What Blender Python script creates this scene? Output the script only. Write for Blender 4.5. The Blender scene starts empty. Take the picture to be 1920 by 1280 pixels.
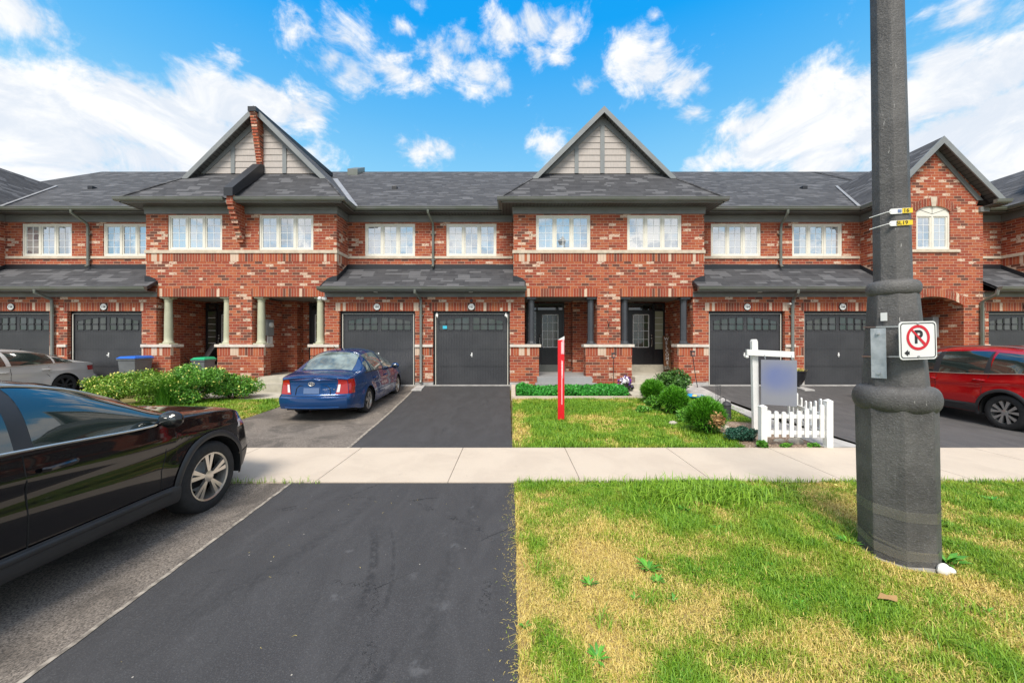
import bpy, bmesh, math, random
import numpy as np
from mathutils import Vector, Matrix
R = math.radians
random.seed(7); rng = np.random.default_rng(7)
scene = bpy.context.scene
# ------------------------------------------------------------------ camera
CZ = 1.75
cam_d = bpy.data.cameras.new("camera"); cam = bpy.data.objects.new("camera", cam_d)
scene.collection.objects.link(cam); scene.camera = cam
cam.location = (0, 0, CZ); cam.rotation_euler = (R(90), 0, 0)
cam_d.sensor_width = 36; cam_d.lens = 36 * 700 / 1920; cam_d.clip_end = 2000; cam_d.clip_start = 0.05
# ------------------------------------------------------------------ light
SUN_EL, SUN_AZ = 52, 192          # azimuth clockwise from +Y (behind the camera, a little left)
sd = bpy.data.lights.new("sun", "SUN"); sun = bpy.data.objects.new("sun", sd); scene.collection.objects.link(sun)
sd.energy = 2.3; sd.angle = R(22); sd.color = (1.0, 0.93, 0.82)
dx, dy, dz = math.sin(R(SUN_AZ)) * math.cos(R(SUN_EL)), math.cos(R(SUN_AZ)) * math.cos(R(SUN_EL)), math.sin(R(SUN_EL))
sun.rotation_euler = Vector((dx, dy, dz)).to_track_quat('Z', 'Y').to_euler()
scene.view_settings.view_transform = 'Standard'; scene.view_settings.look = 'None'
scene.view_settings.exposure = 0.9; scene.view_settings.gamma = 1
# ------------------------------------------------------------------ node helpers
class NT:
    def __init__(s, tree): s.t = tree
    def n(s, typ, **kw):
        nd = s.t.nodes.new(typ)
        for k, v in kw.items(): setattr(nd, k, v)
        return nd
    def put(s, sock, v):
        if isinstance(v, bpy.types.NodeSocket): s.t.links.new(v, sock)
        elif v is not None: sock.default_value = v
    def m(s, op, a, b=None, c=None, clamp=False):
        nd = s.n('ShaderNodeMath', operation=op, use_clamp=clamp)
        for i, v in enumerate((a, b, c)):
            if v is not None: s.put(nd.inputs[i], v)
        return nd.outputs[0]
    def vm(s, op, a, b=None):
        nd = s.n('ShaderNodeVectorMath', operation=op)
        s.put(nd.inputs[0], a)
        if b is not None: s.put(nd.inputs[1], b)
        return nd.outputs['Value'] if op in ('LENGTH', 'DISTANCE', 'DOT_PRODUCT') else nd.outputs[0]
    def comb(s, x, y, z=0.0):
        nd = s.n('ShaderNodeCombineXYZ')
        for i, v in enumerate((x, y, z)): s.put(nd.inputs[i], v)
        return nd.outputs[0]
    def sep(s, v):
        nd = s.n('ShaderNodeSeparateXYZ'); s.put(nd.inputs[0], v); return nd.outputs
    def mixc(s, f, a, b, mode='MIX'):
        nd = s.n('ShaderNodeMix', data_type='RGBA', blend_type=mode)
        s.put(nd.inputs[0], f)
        for i, v in ((6, a), (7, b)):
            if isinstance(v, tuple) and len(v) == 3: v = (*v, 1)
            s.put(nd.inputs[i], v)
        return nd.outputs[2]
    def mixf(s, f, a, b):
        nd = s.n('ShaderNodeMix', data_type='FLOAT')
        s.put(nd.inputs[0], f); s.put(nd.inputs[2], a); s.put(nd.inputs[3], b); return nd.outputs[0]
    def noise(s, vec, scale, detail=3, rough=.55, dist=0.0):
        nd = s.n('ShaderNodeTexNoise'); s.put(nd.inputs['Vector'], vec)
        nd.inputs['Scale'].default_value = scale; nd.inputs['Detail'].default_value = detail
        nd.inputs['Roughness'].default_value = rough; nd.inputs['Distortion'].default_value = dist
        return nd.outputs[0]
    def white(s, vec):
        nd = s.n('ShaderNodeTexWhiteNoise', noise_dimensions='3D'); s.put(nd.inputs[0], vec); return nd.outputs[0]
    def ramp(s, f, stops, interp='LINEAR'):
        nd = s.n('ShaderNodeValToRGB'); cr = nd.color_ramp; cr.interpolation = interp
        while len(cr.elements) < len(stops): cr.elements.new(0.5)
        for e, (p, c) in zip(cr.elements, stops):
            e.position = p; e.color = (*c, 1) if len(c) == 3 else c
        s.put(nd.inputs[0], f); return nd.outputs[0]
    def smooth(s, v, a, b):
        nd = s.n('ShaderNodeMapRange', interpolation_type='SMOOTHSTEP')
        s.put(nd.inputs[0], v); nd.inputs[1].default_value = a; nd.inputs[2].default_value = b
        return nd.outputs[0]
def mat(name, fn=None, color=None, rough=.6, metal=0.0, coat=0.0, spec=None, emit=None):
    m = bpy.data.materials.new(name); m.use_nodes = True
    t = NT(m.node_tree); p = m.node_tree.nodes['Principled BSDF']
    p.inputs['Roughness'].default_value = rough; p.inputs['Metallic'].default_value = metal
    p.inputs['Coat Weight'].default_value = coat; p.inputs['Coat Roughness'].default_value = .03
    if spec is not None: p.inputs['Specular IOR Level'].default_value = spec
    if color: p.inputs['Base Color'].default_value = (*color, 1)
    m.diffuse_color = (*(color or (.5, .5, .5)), 1)
    if fn: fn(t, p)
    return m
def bump(t, p, h, strength=.4, dist=.01):
    b = t.n('ShaderNodeBump'); b.inputs['Strength'].default_value = strength; b.inputs['Distance'].default_value = dist
    t.put(b.inputs['Height'], h); t.put(p.inputs['Normal'], b.outputs[0])
def objco(t): return t.n('ShaderNodeTexCoord').outputs['Object']
# ------------------------------------------------------------------ world
w = bpy.data.worlds.new("World"); scene.world = w; w.use_nodes = True
wt = NT(w.node_tree); bg = w.node_tree.nodes['Background']
sky = wt.n('ShaderNodeTexSky', sky_type='NISHITA'); sky.sun_disc = False
sky.sun_elevation = R(SUN_EL); sky.sun_rotation = R(SUN_AZ); sky.air_density = 1.0; sky.dust_density = 0.3; sky.ozone_density = 2.5
gen = wt.n('ShaderNodeTexCoord').outputs['Generated']
gs = wt.sep(gen)
az_ = wt.m('ARCTAN2', gs[0], gs[1]); el_ = wt.m('ARCSINE', gs[2])
q = wt.comb(az_, wt.m('MULTIPLY', el_, 1.7), 0.0)
qn = wt.comb(az_, wt.m('MULTIPLY', el_, 1.45), .3)
n1 = wt.noise(qn, 6.5, 8, .66, .7)
n2 = wt.noise(qn, 17, 5, .6, .2)
nn = wt.m('ADD', wt.m('MULTIPLY', n1, .72), wt.m('MULTIPLY', n2, .28))
blobs = [(30, 160, .07, 1), (10, 215, .12, 1), (150, 205, .10, 1), (280, 225, .12, 1), (100, 270, .14, .9), (420, 195, .09, 1), (500, 200, .08, 1), (570, 205, .06, .9), (380, 250, .12, 1), (480, 260, .08, .85), (300, 300, .12, .75), (30, 300, .08, .5),
         (1400, 240, .07, .9), (1450, 265, .09, 1), (1480, 215, .06, .9), (1560, 230, .09, 1), (1520, 160, .055, .9), (1590, 175, .07, .95), (1640, 240, .09, 1), (1780, 110, .07, .95), (1860, 140, .09, 1), (1770, 175, .08, 1), (1900, 210, .09, 1), (1800, 250, .09, 1), (1890, 290, .09, 1), (1700, 290, .08, .95), (1360, 295, .05, .7), (1550, 300, .08, .9), (1450, 310, .07, .7),
         (565, 60, .05, .6), (650, 75, .06, .75), (620, 110, .05, .75), (665, 135, .06, .8), (735, 135, .06, .72), (785, 155, .04, .6), (865, 80, .045, .75), (830, 112, .06, .7), (900, 140, .06, .75), (940, 160, .035, .6), (755, 50, .03, .6), (785, 8, .03, .5), (945, 62, .06, .8), (1000, 48, .07, .9), (1050, 52, .05, .8),
         (1010, 105, .04, .75), (1045, 112, .035, .7), (1185, 110, .065, .9), (1225, 135, .07, .95), (1275, 155, .06, .85), (1315, 168, .035, .6), (1097, 158, .035, .7), (1810, 25, .06, .7), (1860, 45, .05, .6),
         (25, 22, .05, .85), (60, 30, .035, .6), (790, 283, .07, .75), (830, 278, .045, .6), (1030, 275, .045, .7), (1055, 300, .05, .7), (1296, 215, .035, .65), (1330, 310, .05, .6), (590, 290, .05, .5), (1230, 30, .02, .5), (435, 118, .03, .45)]
tot = None
for (bx, by, r, a) in blobs:
    d = Vector(((bx - 960) / 700, 1, (640 - by) / 700)).normalized(); qc = (math.atan2(d.x, d.y), math.asin(d.z) * 1.7, 0)
    ds = wt.vm('DISTANCE', q, qc)
    v = wt.m('MULTIPLY', wt.m('SUBTRACT', 1.0, wt.m('DIVIDE', ds, r * (1.45 if r >= .07 else 1.9)), clamp=True), a * (1.22 if r >= .08 else .95))
    tot = v if tot is None else wt.m('MAXIMUM', tot, v)
# broken but wide unseen cloud, added overhead and behind the camera for neutral fill
back = wt.m('MULTIPLY', wt.smooth(wt.m('SUBTRACT', gs[2], wt.m('MULTIPLY', gs[1], 1.0)), .02, .35), .56)
tot = wt.m('MAXIMUM', tot, back)
n3 = wt.noise(qn, 30, 4, .6, .5)
cl = wt.smooth(wt.m('ADD', wt.m('MULTIPLY', tot, .78), wt.m('ADD', wt.m('MULTIPLY', wt.m('SUBTRACT', nn, .5), 1.7), wt.m('MULTIPLY', wt.m('SUBTRACT', n3, .5), .35))), .12, .56)
shade = wt.mixc(wt.smooth(n1, .38, .66), (5.6, 6.1, 6.8), (7.6, 7.6, 7.6))
hs = wt.n('ShaderNodeHueSaturation'); hs.inputs['Saturation'].default_value = 1.3; hs.inputs['Value'].default_value = 1.5
wt.put(hs.inputs['Color'], sky.outputs[0])
air = wt.ramp(gs[2], [(0, (3.6, 6.0, 7.2)), (.38, (2.1, 5.0, 7.1)), (.50, (.95, 3.9, 7.1)), (.64, (.02, 2.9, 7.2)), (1, (.0, 2.2, 6.6))])
blue = wt.mixc(.86, hs.outputs[0], air)
wt.put(bg.inputs[0], wt.mixc(cl, blue, shade)); bg.inputs[1].default_value = .075
# ------------------------------------------------------------------ mesh helper
def G(y):   # ground height along the street depth
    xs = [-100, 2.2, 4.54, 5.96, 8.4, 10.9, 12.28, 16, 60, 400]; zs = [0, 0, .022, .035, .07, .16, .28, .3, .3, .3]
    return float(np.interp(y, xs, zs))
class MB:
    def __init__(s): s.v = []; s.f = []
    def add(s, vs, fs):
        o = len(s.v); s.v += [tuple(p) for p in vs]; s.f += [tuple(i + o for i in f) for f in fs]; return s
    def box(s, x0, x1, y0, y1, z0, z1):
        x0, x1 = min(x0, x1), max(x0, x1); y0, y1 = min(y0, y1), max(y0, y1)
        vs = [(x, y, z) for z in (z0, z1) for y in (y0, y1) for x in (x0, x1)]
        return s.add(vs, [(0, 2, 3, 1), (4, 5, 7, 6), (0, 1, 5, 4), (2, 6, 7, 3), (0, 4, 6, 2), (1, 3, 7, 5)])
    def quad(s, *p): return s.add(p, [tuple(range(len(p)))])
    def prism(s, poly, vec):   # poly: 3d points, extruded by vec
        n = len(poly); v = Vector(vec)
        vs = [Vector(p) for p in poly] + [Vector(p) + v for p in poly]
        return s.add(vs, [tuple(range(n)), tuple(range(2 * n - 1, n - 1, -1))] + [(i, n + i, n + (i + 1) % n, (i + 1) % n) for i in range(n)])
    def tube(s, path, r, seg=8, cap=True):
        P = [Vector(p) for p in path]; n = len(P); rs = r if isinstance(r, (list, tuple)) else [r] * n
        up = None; vs = []; fs = []
        for i, p in enumerate(P):
            t = (P[min(i + 1, n - 1)] - P[max(i - 1, 0)]).normalized()
            if up is None: up = t.orthogonal().normalized()
            a = (up - t * up.dot(t)).normalized(); up = a; b = t.cross(a)
            for k in range(seg):
                an = 2 * math.pi * k / seg + math.pi / seg
                vs.append(p + (a * math.cos(an) + b * math.sin(an)) * rs[i])
        for i in range(n - 1):
            for k in range(seg):
                k2 = (k + 1) % seg; fs.append((i * seg + k, i * seg + k2, (i + 1) * seg + k2, (i + 1) * seg + k))
        if cap: fs += [tuple(range(seg - 1, -1, -1)), tuple((n - 1) * seg + k for k in range(seg))]
        return s.add(vs, fs)
    def lathe(s, prof, c=(0, 0, 0), seg=24, axis='z', rot=0.0, cap=True):
        vs = []; n = len(prof); fs = []
        for (r, h) in prof:
            for k in range(seg):
                a = 2 * math.pi * k / seg + rot; x, y = r * math.cos(a), r * math.sin(a)
                p = (x, y, h) if axis == 'z' else ((h, x, y) if axis == 'x' else (x, h, y))
                vs.append((p[0] + c[0], p[1] + c[1], p[2] + c[2]))
        for i in range(n - 1):
            for k in range(seg):
                k2 = (k + 1) % seg; fs.append((i * seg + k, i * seg + k2, (i + 1) * seg + k2, (i + 1) * seg + k))
        if cap: fs += [tuple(range(seg - 1, -1, -1)), tuple((n - 1) * seg + k for k in range(seg))]
        return s.add(vs, fs)
    def grid(s, fn, us, vs_):
        nu, nv = len(us), len(vs_)
        return s.add([fn(u, v) for u in us for v in vs_],
                     [(i * nv + j, (i + 1) * nv + j, (i + 1) * nv + j + 1, i * nv + j + 1) for i in range(nu - 1) for j in range(nv - 1)])
    def sphere(s, c, r, nu=16, nv=10):
        r3 = r if isinstance(r, (tuple, list)) else (r, r, r)
        prof = [(math.sin(math.pi * i / nv), -math.cos(math.pi * i / nv)) for i in range(nv + 1)]
        prof[0] = (1e-4, -1); prof[-1] = (1e-4, 1)
        o = len(s.v); s.lathe(prof, (0, 0, 0), nu)
        s.v[o:] = [(p[0] * r3[0] + c[0], p[1] * r3[1] + c[1], p[2] * r3[2] + c[2]) for p in s.v[o:]]; return s
    SPLIT = ('soldier_course', 'soffit', 'gutter', 'frieze_board', 'stone_band', 'stone_cap', 'foundation', 'roof_flashing', 'garage_frame', 'step', 'rake_fascia', 'rake_soffit', 'gable_roof', 'brick_wall', 'door_frame', 'underbody', 'lettering', 'pane', 'firewall_fin')
    def build(s, name, m, parent=None, **k):
        if name not in MB.SPLIT: return s.build1(name, m, parent, **k)
        n = len(s.v); par = list(range(n))
        def f(i):
            while par[i] != i: par[i] = par[par[i]]; i = par[i]
            return i
        for fc in s.f:
            for i in fc[1:]: par[f(i)] = f(fc[0])
        comp = {}
        for i in range(n): comp.setdefault(f(i), []).append(i)
        cs = []
        for ids in comp.values():
            P = np.array([s.v[i] for i in ids]); cs.append([P.min(0) - .012, P.max(0) + .012, ids])
        g = list(range(len(cs)))
        def h(i):
            while g[i] != i: i = g[i]
            return i
        for a in range(len(cs)):
            for b in range(a):
                if (cs[a][0] <= cs[b][1]).all() and (cs[b][0] <= cs[a][1]).all(): g[h(a)] = h(b)
        gr = {}
        for a in range(len(cs)): gr.setdefault(h(a), []).extend(cs[a][2])
        out = None
        for ids in gr.values():
            st = set(ids); mp = {}; b = MB()
            for i in sorted(st): mp[i] = len(b.v); b.v.append(s.v[i])
            b.f = [tuple(mp[i] for i in fc) for fc in s.f if fc[0] in st]
            out = b.build1(name, m, parent, **k) or out
        return out
    def build1(s, name, m, parent=None, smooth=False, world=True, bevel=0, fix=True, loc=None, tri=False):
        off = Vector((0, 0, 0))
        if loc is not None: off = Vector(loc)
        elif parent is not None and world:
            q_ = parent
            while q_ is not None: off += q_.location; q_ = q_.parent
        me = bpy.data.meshes.new(name)
        me.from_pydata([(p[0] - off.x, p[1] - off.y, p[2] - off.z) for p in s.v], [], s.f)
        if fix or bevel or tri:
            bm = bmesh.new(); bm.from_mesh(me)
            if tri: bmesh.ops.remove_doubles(bm, verts=bm.verts, dist=1e-5)
            if fix: bmesh.ops.recalc_face_normals(bm, faces=bm.faces)
            if bevel:
                bmesh.ops.bevel(bm, geom=[e for e in bm.edges if e.is_manifold and e.calc_face_angle(0) > .6], offset=bevel, segments=2, affect='EDGES', profile=.7)
            bm.to_mesh(me); bm.free()
        if smooth:
            for p in me.polygons: p.use_smooth = True
            try: me.set_sharp_from_angle(angle=R(42))
            except Exception: pass
        me.materials.append(m)
        o = bpy.data.objects.new(name, me); scene.collection.objects.link(o)
        if loc is not None: o.location = loc
        if parent is not None: o.parent = parent
        return o
def thing(name, label, cat, loc, group=None, rz=0):
    o = bpy.data.objects.new(name, None); scene.collection.objects.link(o)
    o.empty_display_size = .2; o.location = loc; o.rotation_euler = (0, 0, rz); tag(o, label, cat, group); return o
def tag(o, label=None, cat=None, group=None, kind=None):
    for k, v in (('label', label), ('category', cat), ('group', group), ('kind', kind)):
        if v: o[k] = v
    return o
def text(name, s, size, m, parent, loc, rot=(R(90), 0, 0), depth=.003, align='CENTER', bold=0.0, sx=1.0, vertical=False):
    cu = bpy.data.curves.new(name, 'FONT'); cu.body = s; cu.size = size; cu.extrude = depth; cu.align_x = align; cu.align_y = 'CENTER'; cu.offset = bold
    if vertical: cu.space_line = .95
    tmp = bpy.data.objects.new(name, cu); scene.collection.objects.link(tmp)
    dg = bpy.context.evaluated_depsgraph_get(); me = bpy.data.meshes.new_from_object(tmp.evaluated_get(dg))
    bpy.data.objects.remove(tmp); me.name = name
    Mx = Matrix.Translation(loc) @ Matrix(((1, 0, 0, 0), (0, 1, 0, 0), (0, 0, 1, 0), (0, 0, 0, 1))) @ (Matrix.Rotation(rot[2], 4, 'Z') @ Matrix.Rotation(rot[1], 4, 'Y') @ Matrix.Rotation(rot[0], 4, 'X')) @ Matrix.Scale(sx, 4, (1, 0, 0))
    me.transform(Mx); me.materials.clear(); me.materials.append(m)
    o = bpy.data.objects.new(name, me); scene.collection.objects.link(o); o.parent = parent; return o
# ------------------------------------------------------------------ materials
def brick_fn(soldier=False):
    def fn(t, p):
        co = t.sep(objco(t)); nr = t.sep(t.n('ShaderNodeNewGeometry').outputs['Normal'])
        side = t.m('GREATER_THAN', t.m('ABSOLUTE', nr[0]), .7)
        u = t.mixf(side, co[0], t.m('ADD', co[1], .07)); z = t.m('ADD', co[2], .001)
        u = t.m('ADD', u, 100.0)
        if soldier:
            cu = t.m('DIVIDE', u, .0895); col = t.m('FLOOR', cu); fu = t.m('FRACT', cu); row = 3.0
            mort = t.m('LESS_THAN', fu, .12); fz = fu
            dist = t.m('SUBTRACT', fu, .12)
        else:
            rz_ = t.m('DIVIDE', z, .0895); row = t.m('FLOOR', rz_); fz = t.m('FRACT', rz_)
            rj = t.m('MULTIPLY', t.white(t.comb(row, 9.0, 1.0)), .12)
            cu = t.m('ADD', t.m('DIVIDE', u, .247), t.m('ADD', t.m('MULTIPLY', t.m('MODULO', t.m('ADD', row, 200.0), 2.0), .5), rj))
            col = t.m('FLOOR', cu); fu = t.m('FRACT', cu)
            mort = t.m('MAXIMUM', t.m('LESS_THAN', fu, .042), t.m('LESS_THAN', fz, .12))
        rnd = t.white(t.comb(col, row, side))
        rnd2 = t.white(t.comb(row, col, 5.0))
        base = t.ramp(rnd, [(0, (.12, .045, .03)), (.10, (.20, .05, .028)), (.18, (.30, .05, .024)), (.30, (.36, .07, .029)), (.46, (.43, .10, .038)),
                            (.62, (.33, .06, .028)), (.76, (.45, .12, .046)), (.9, (.38, .078, .032))], 'CONSTANT')
        ns = t.noise(t.comb(t.m('MULTIPLY', u, .35), co[1], co[2]), 46, 3, .6)
        base = t.mixc(t.m('MULTIPLY', t.smooth(ns, .35, .75), .35), base, (.22, .05, .03))
        # pale lime wash left on some of the bricks
        cluster = t.noise(objco(t), .9, 2, .5)
        pal = t.m('GREATER_THAN', t.m('ADD', rnd2, t.m('MULTIPLY', t.m('SUBTRACT', cluster, .5), .22)), .915)
        streak = t.smooth(t.noise(t.comb(t.m('MULTIPLY', u, .5), co[1], t.m('MULTIPLY', co[2], 1.6)), 30, 3, .6), .38 if not soldier else .1, .5 if not soldier else .2)
        base = t.mixc(t.m('MULTIPLY', pal, streak), base, (.66, .50, .38))
        base = t.mixc(t.m('MULTIPLY', t.smooth(t.noise(objco(t), .55, 3, .6), .4, .7), .22), base, (.20, .07, .04))
        mc = t.mixc(t.noise(objco(t), 5, 2), (.38, .22, .14), (.62, .45, .33))
        t.put(p.inputs['Base Color'], t.mixc(mort, base, mc))
        h = t.m('ADD', t.m('SUBTRACT', 1.0, mort), t.m('MULTIPLY', ns, .35)); bump(t, p, h, .5, .006)
    return fn
M = {}
M['brick'] = mat('brick', brick_fn(), rough=.85); M['soldier'] = mat('brick_soldier', brick_fn(True), rough=.85)
def shingle_fn(kz, lo, hi, pale):
    def fn(t, p):
        co = t.sep(objco(t)); nr = t.sep(t.n('ShaderNodeNewGeometry').outputs['Normal'])
        side = t.m('GREATER_THAN', t.m('ABSOLUTE', nr[0]), .45)
        u = t.m('ADD', t.mixf(side, co[0], co[1]), 100.0); rz_ = t.m('DIVIDE', co[2], kz); row = t.m('FLOOR', rz_); fz = t.m('FRACT', rz_)
        cu = t.m('ADD', t.m('DIVIDE', u, .21), t.m('MULTIPLY', t.white(t.comb(row, 2.0, side)), 3.0))
        col = t.m('FLOOR', cu); r1 = t.white(t.comb(col, row, side)); r2 = t.white(t.comb(t.m('FLOOR', t.m('DIVIDE', cu, 1.9)), row, 7.0))
        n_ = t.noise(objco(t), 60, 3, .6); big = t.noise(objco(t), .7, 3, .5)
        f = t.m('ADD', t.m('MULTIPLY', r1, .55), t.m('ADD', t.m('MULTIPLY', r2, .25), t.m('MULTIPLY', n_, .25)))
        c = t.mixc(f, lo, hi)
        c = t.mixc(t.m('MULTIPLY', t.m('GREATER_THAN', r2, pale), .6), c, (.15, .15, .16))
        c = t.mixc(t.m('MULTIPLY', t.smooth(big, .4, .7), .25), c, (.07, .068, .07))
        c = t.mixc(t.m('MULTIPLY', t.m('LESS_THAN', fz, .16), .6), c, (.016, .016, .018))  # dark line on each course: tarry edge with its shadow put in the colour
        t.put(p.inputs['Base Color'], c)
        h = t.m('ADD', t.m('MULTIPLY', t.m('SUBTRACT', 1.0, fz), .9), t.m('ADD', t.m('MULTIPLY', r1, .35), t.m('MULTIPLY', n_, .3)))
        bump(t, p, h, .6, .012)
    return fn
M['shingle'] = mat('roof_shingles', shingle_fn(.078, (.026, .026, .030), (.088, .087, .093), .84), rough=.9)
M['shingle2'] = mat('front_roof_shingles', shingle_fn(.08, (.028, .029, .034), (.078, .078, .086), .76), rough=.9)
def vary(c, amt=.12, scale=3.0, c2=None, rough=None, bmp=0.0, bs=60):
    def fn(t, p):
        n_ = t.noise(objco(t), scale, 4, .6); c_2 = c2 or tuple(x * (1 - amt * 2.2) for x in c)
        t.put(p.inputs['Base Color'], t.mixc(t.smooth(n_, .3, .7), c, c_2))
        if rough is not None: t.put(p.inputs['Roughness'], t.mixf(n_, rough * .8, rough * 1.2))
        if bmp: bump(t, p, t.noise(objco(t), bs, 3, .6), bmp, .004)
    return fn
M['trim'] = mat('grey_trim', vary((.21, .218, .212), .08, 2), rough=.5)
M['trimlight'] = mat('grey_fascia', vary((.23, .245, .25), .06, 2), rough=.5)
M['gutter'] = mat('gutter_metal', vary((.17, .175, .165), .1, 1.5, c2=(.13, .145, .115)), rough=.35, spec=.6)
M['soffit'] = mat('soffit', lambda t, p: t.put(p.inputs['Base Color'], t.mixc(t.m('GREATER_THAN', t.m('FRACT', t.m('MULTIPLY', t.sep(objco(t))[0], 9.0)), .82), (.085, .088, .085), (.03, .03, .03))), rough=.6)
M['flash'] = mat('black_flashing', vary((.02, .021, .026), .1, 2), rough=.45)
M['valley'] = mat('valley_metal', vary((.34, .34, .35), .1, 3), rough=.5, metal=.2)
M['stone'] = mat('limestone', vary((.66, .56, .44), .1, 6, bmp=.15), rough=.8)
M['stonew'] = mat('pale_stone_cap', vary((.74, .66, .58), .1, 6, bmp=.15), rough=.8)
M['found'] = mat('foundation_concrete', vary((.50, .48, .46), .15, 3, bmp=.2), rough=.9)
M['pvc'] = mat('cream_window_frame', vary((.80, .77, .68), .04, 3), rough=.35)
M['muntin'] = mat('window_grille', color=(.82, .83, .83), rough=.4)
def glass_fn(t, p):
    co = objco(t)
    tr = t.n('ShaderNodeBsdfDiffuse'); s_ = t.sep(co); oi = t.n('ShaderNodeObjectInfo').outputs['Random']; n_ = t.white(t.comb(t.m('FLOOR', t.m('MULTIPLY', t.m('ADD', s_[0], t.m('MULTIPLY', oi, .6)), 1.9)), t.m('MULTIPLY', oi, 91.0), 2.0)); n2_ = t.noise(t.vm('ADD', co, t.comb(t.m('MULTIPLY', oi, 50.0), 0.0, 0.0)), 1.6, 3)
    fr = t.m('FRACT', t.m('MULTIPLY', s_[2], 16.0)); sl = t.m('MULTIPLY', t.m('LESS_THAN', fr, .16), .22)
    t.put(tr.inputs[0], t.mixc(sl, t.mixc(t.smooth(n2_, .52, .6), t.ramp(n_, [(0, (.50, .51, .50)), (.45, (.34, .37, .41)), (.72, (.62, .60, .56)), (.9, (.10, .115, .11))], 'CONSTANT'), (.22, .25, .28)), (.2, .2, .2)))
    g = t.n('ShaderNodeBsdfGlossy'); g.inputs['Roughness'].default_value = .015; g.inputs[0].default_value = (.95, .97, 1, 1)
    b = t.n('ShaderNodeBump'); b.inputs['Strength'].default_value = .03; b.inputs['Distance'].default_value = .03
    t.put(b.inputs['Height'], t.noise(co, 1.6, 1)); t.put(g.inputs['Normal'], b.outputs[0])
    mx = t.n('ShaderNodeMixShader'); mx.inputs[0].default_value = .50
    t.put(mx.inputs[1], tr.outputs[0]); t.put(mx.inputs[2], g.outputs[0])
    t.put(t.t.nodes['Material Output'].inputs[0], mx.outputs[0])
M['glass'] = mat('window_glass', glass_fn)
M['darkglass'] = mat('dark_glass', color=(.018, .022, .022), rough=.04, spec=1.0, coat=.6)
M['doorglass'] = mat('door_glass', vary((.10, .085, .075), .2, 2, c2=(.05, .08, .04)), rough=.08, spec=.9)
M['gpane'] = mat('garage_glass', vary((.055, .06, .055), .2, 2, c2=(.02, .035, .018)), rough=.06, spec=1.0)
def gdoor_fn(t, p):
    s_ = t.sep(objco(t)); n_ = t.noise(objco(t), 1.3, 3); g = t.m('LESS_THAN', t.m('FRACT', t.m('MULTIPLY', s_[0], 11.5)), .14)
    t.put(p.inputs['Base Color'], t.mixc(t.smooth(n_, .3, .7), (.038, .039, .044), (.052, .053, .058)))
    bump(t, p, t.m('SUBTRACT', 1.0, g), 1.0, .012)
M['gdoor'] = mat('garage_door_paint', gdoor_fn, rough=.42)
M['black'] = mat('black_paint', vary((.016, .016, .019), .1, 2), rough=.38)
M['weather'] = mat('white_weather_seal', color=(.62, .6, .53), rough=.5)
M['white'] = mat('white_plastic', vary((.82, .82, .80), .03, 3), rough=.4)
M['plate'] = mat('plaque_white', color=(.8, .8, .77), rough=.35)
M['ink'] = mat('black_ink', color=(.02, .02, .022), rough=.5)
M['greencol'] = mat('sage_column_paint', vary((.50, .50, .36), .05, 3), rough=.55)
M['darkcol'] = mat('dark_column_paint', vary((.055, .06, .07), .08, 3), rough=.4)
M['siding'] = mat('shake_siding', lambda t, p: (t.put(p.inputs['Base Color'], t.mixc(t.noise(t.comb(t.m('MULTIPLY', t.sep(objco(t))[0], 6.0), 0.0, t.m('MULTIPLY', t.sep(objco(t))[2], .7)), 6, 3), (.34, .31, .29), (.56, .50, .46))), None)[1], rough=.75)
M['cement'] = mat('porch_concrete', vary((.56, .52, .43), .12, 3, bmp=.15), rough=.85)
M['greystep'] = mat('grey_painted_step', vary((.33, .33, .33), .08, 2), rough=.7)
M['sill'] = mat('door_sill_board', vary((.13, .14, .13), .08, 2), rough=.6)
M['steel'] = mat('brushed_steel', color=(.55, .55, .53), rough=.3, metal=.9)
M['meter'] = mat('meter_grey', vary((.30, .32, .33), .08, 5), rough=.5)
M['rubber'] = mat('tyre_rubber', vary((.022, .022, .023), .2, 20), rough=.75)
M['plastic'] = mat('dark_cladding', vary((.026, .027, .030), .1, 6), rough=.5)
M['under'] = mat('underbody', color=(.008, .008, .008), rough=.9)
M['chrome'] = mat('chrome', color=(.66, .62, .55), rough=.33, metal=.8)
M['alloy'] = mat('alloy_rim', color=(.62, .59, .55), rough=.28, metal=.85)
M['cglass'] = mat('car_glass', color=(.02, .03, .028), rough=.02, spec=1.0, coat=1.0)
M['bluglass'] = mat('sedan_glass', vary((.22, .28, .27), .2, 3, c2=(.05, .07, .07)), rough=.03, spec=1.0, coat=1.0)  # pale and dark blotches in the colour stand in for reflections
M['red'] = mat('tail_lamp_red', color=(.40, .006, .005), rough=.12, coat=1.0)
M['lampw'] = mat('lamp_clear', color=(.78, .74, .74), rough=.15, coat=1.0)
M['orange'] = mat('amber_lamp', color=(.75, .16, .02), rough=.15, coat=1.0)
def paint(name, c, metal=.0, flake=None):
    return mat(name, color=c, rough=.25, metal=metal, coat=1.0, spec=.2)
M['pblack'] = paint('black_car_paint', (.0045, .0038, .005)); M['pblue'] = paint('blue_car_paint', (.005, .055, .19), .3)
M['pred'] = paint('red_car_paint', (.42, .004, .008), .2); M['psilver'] = paint('silver_car_paint', (.56, .545, .53), .1)
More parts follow.
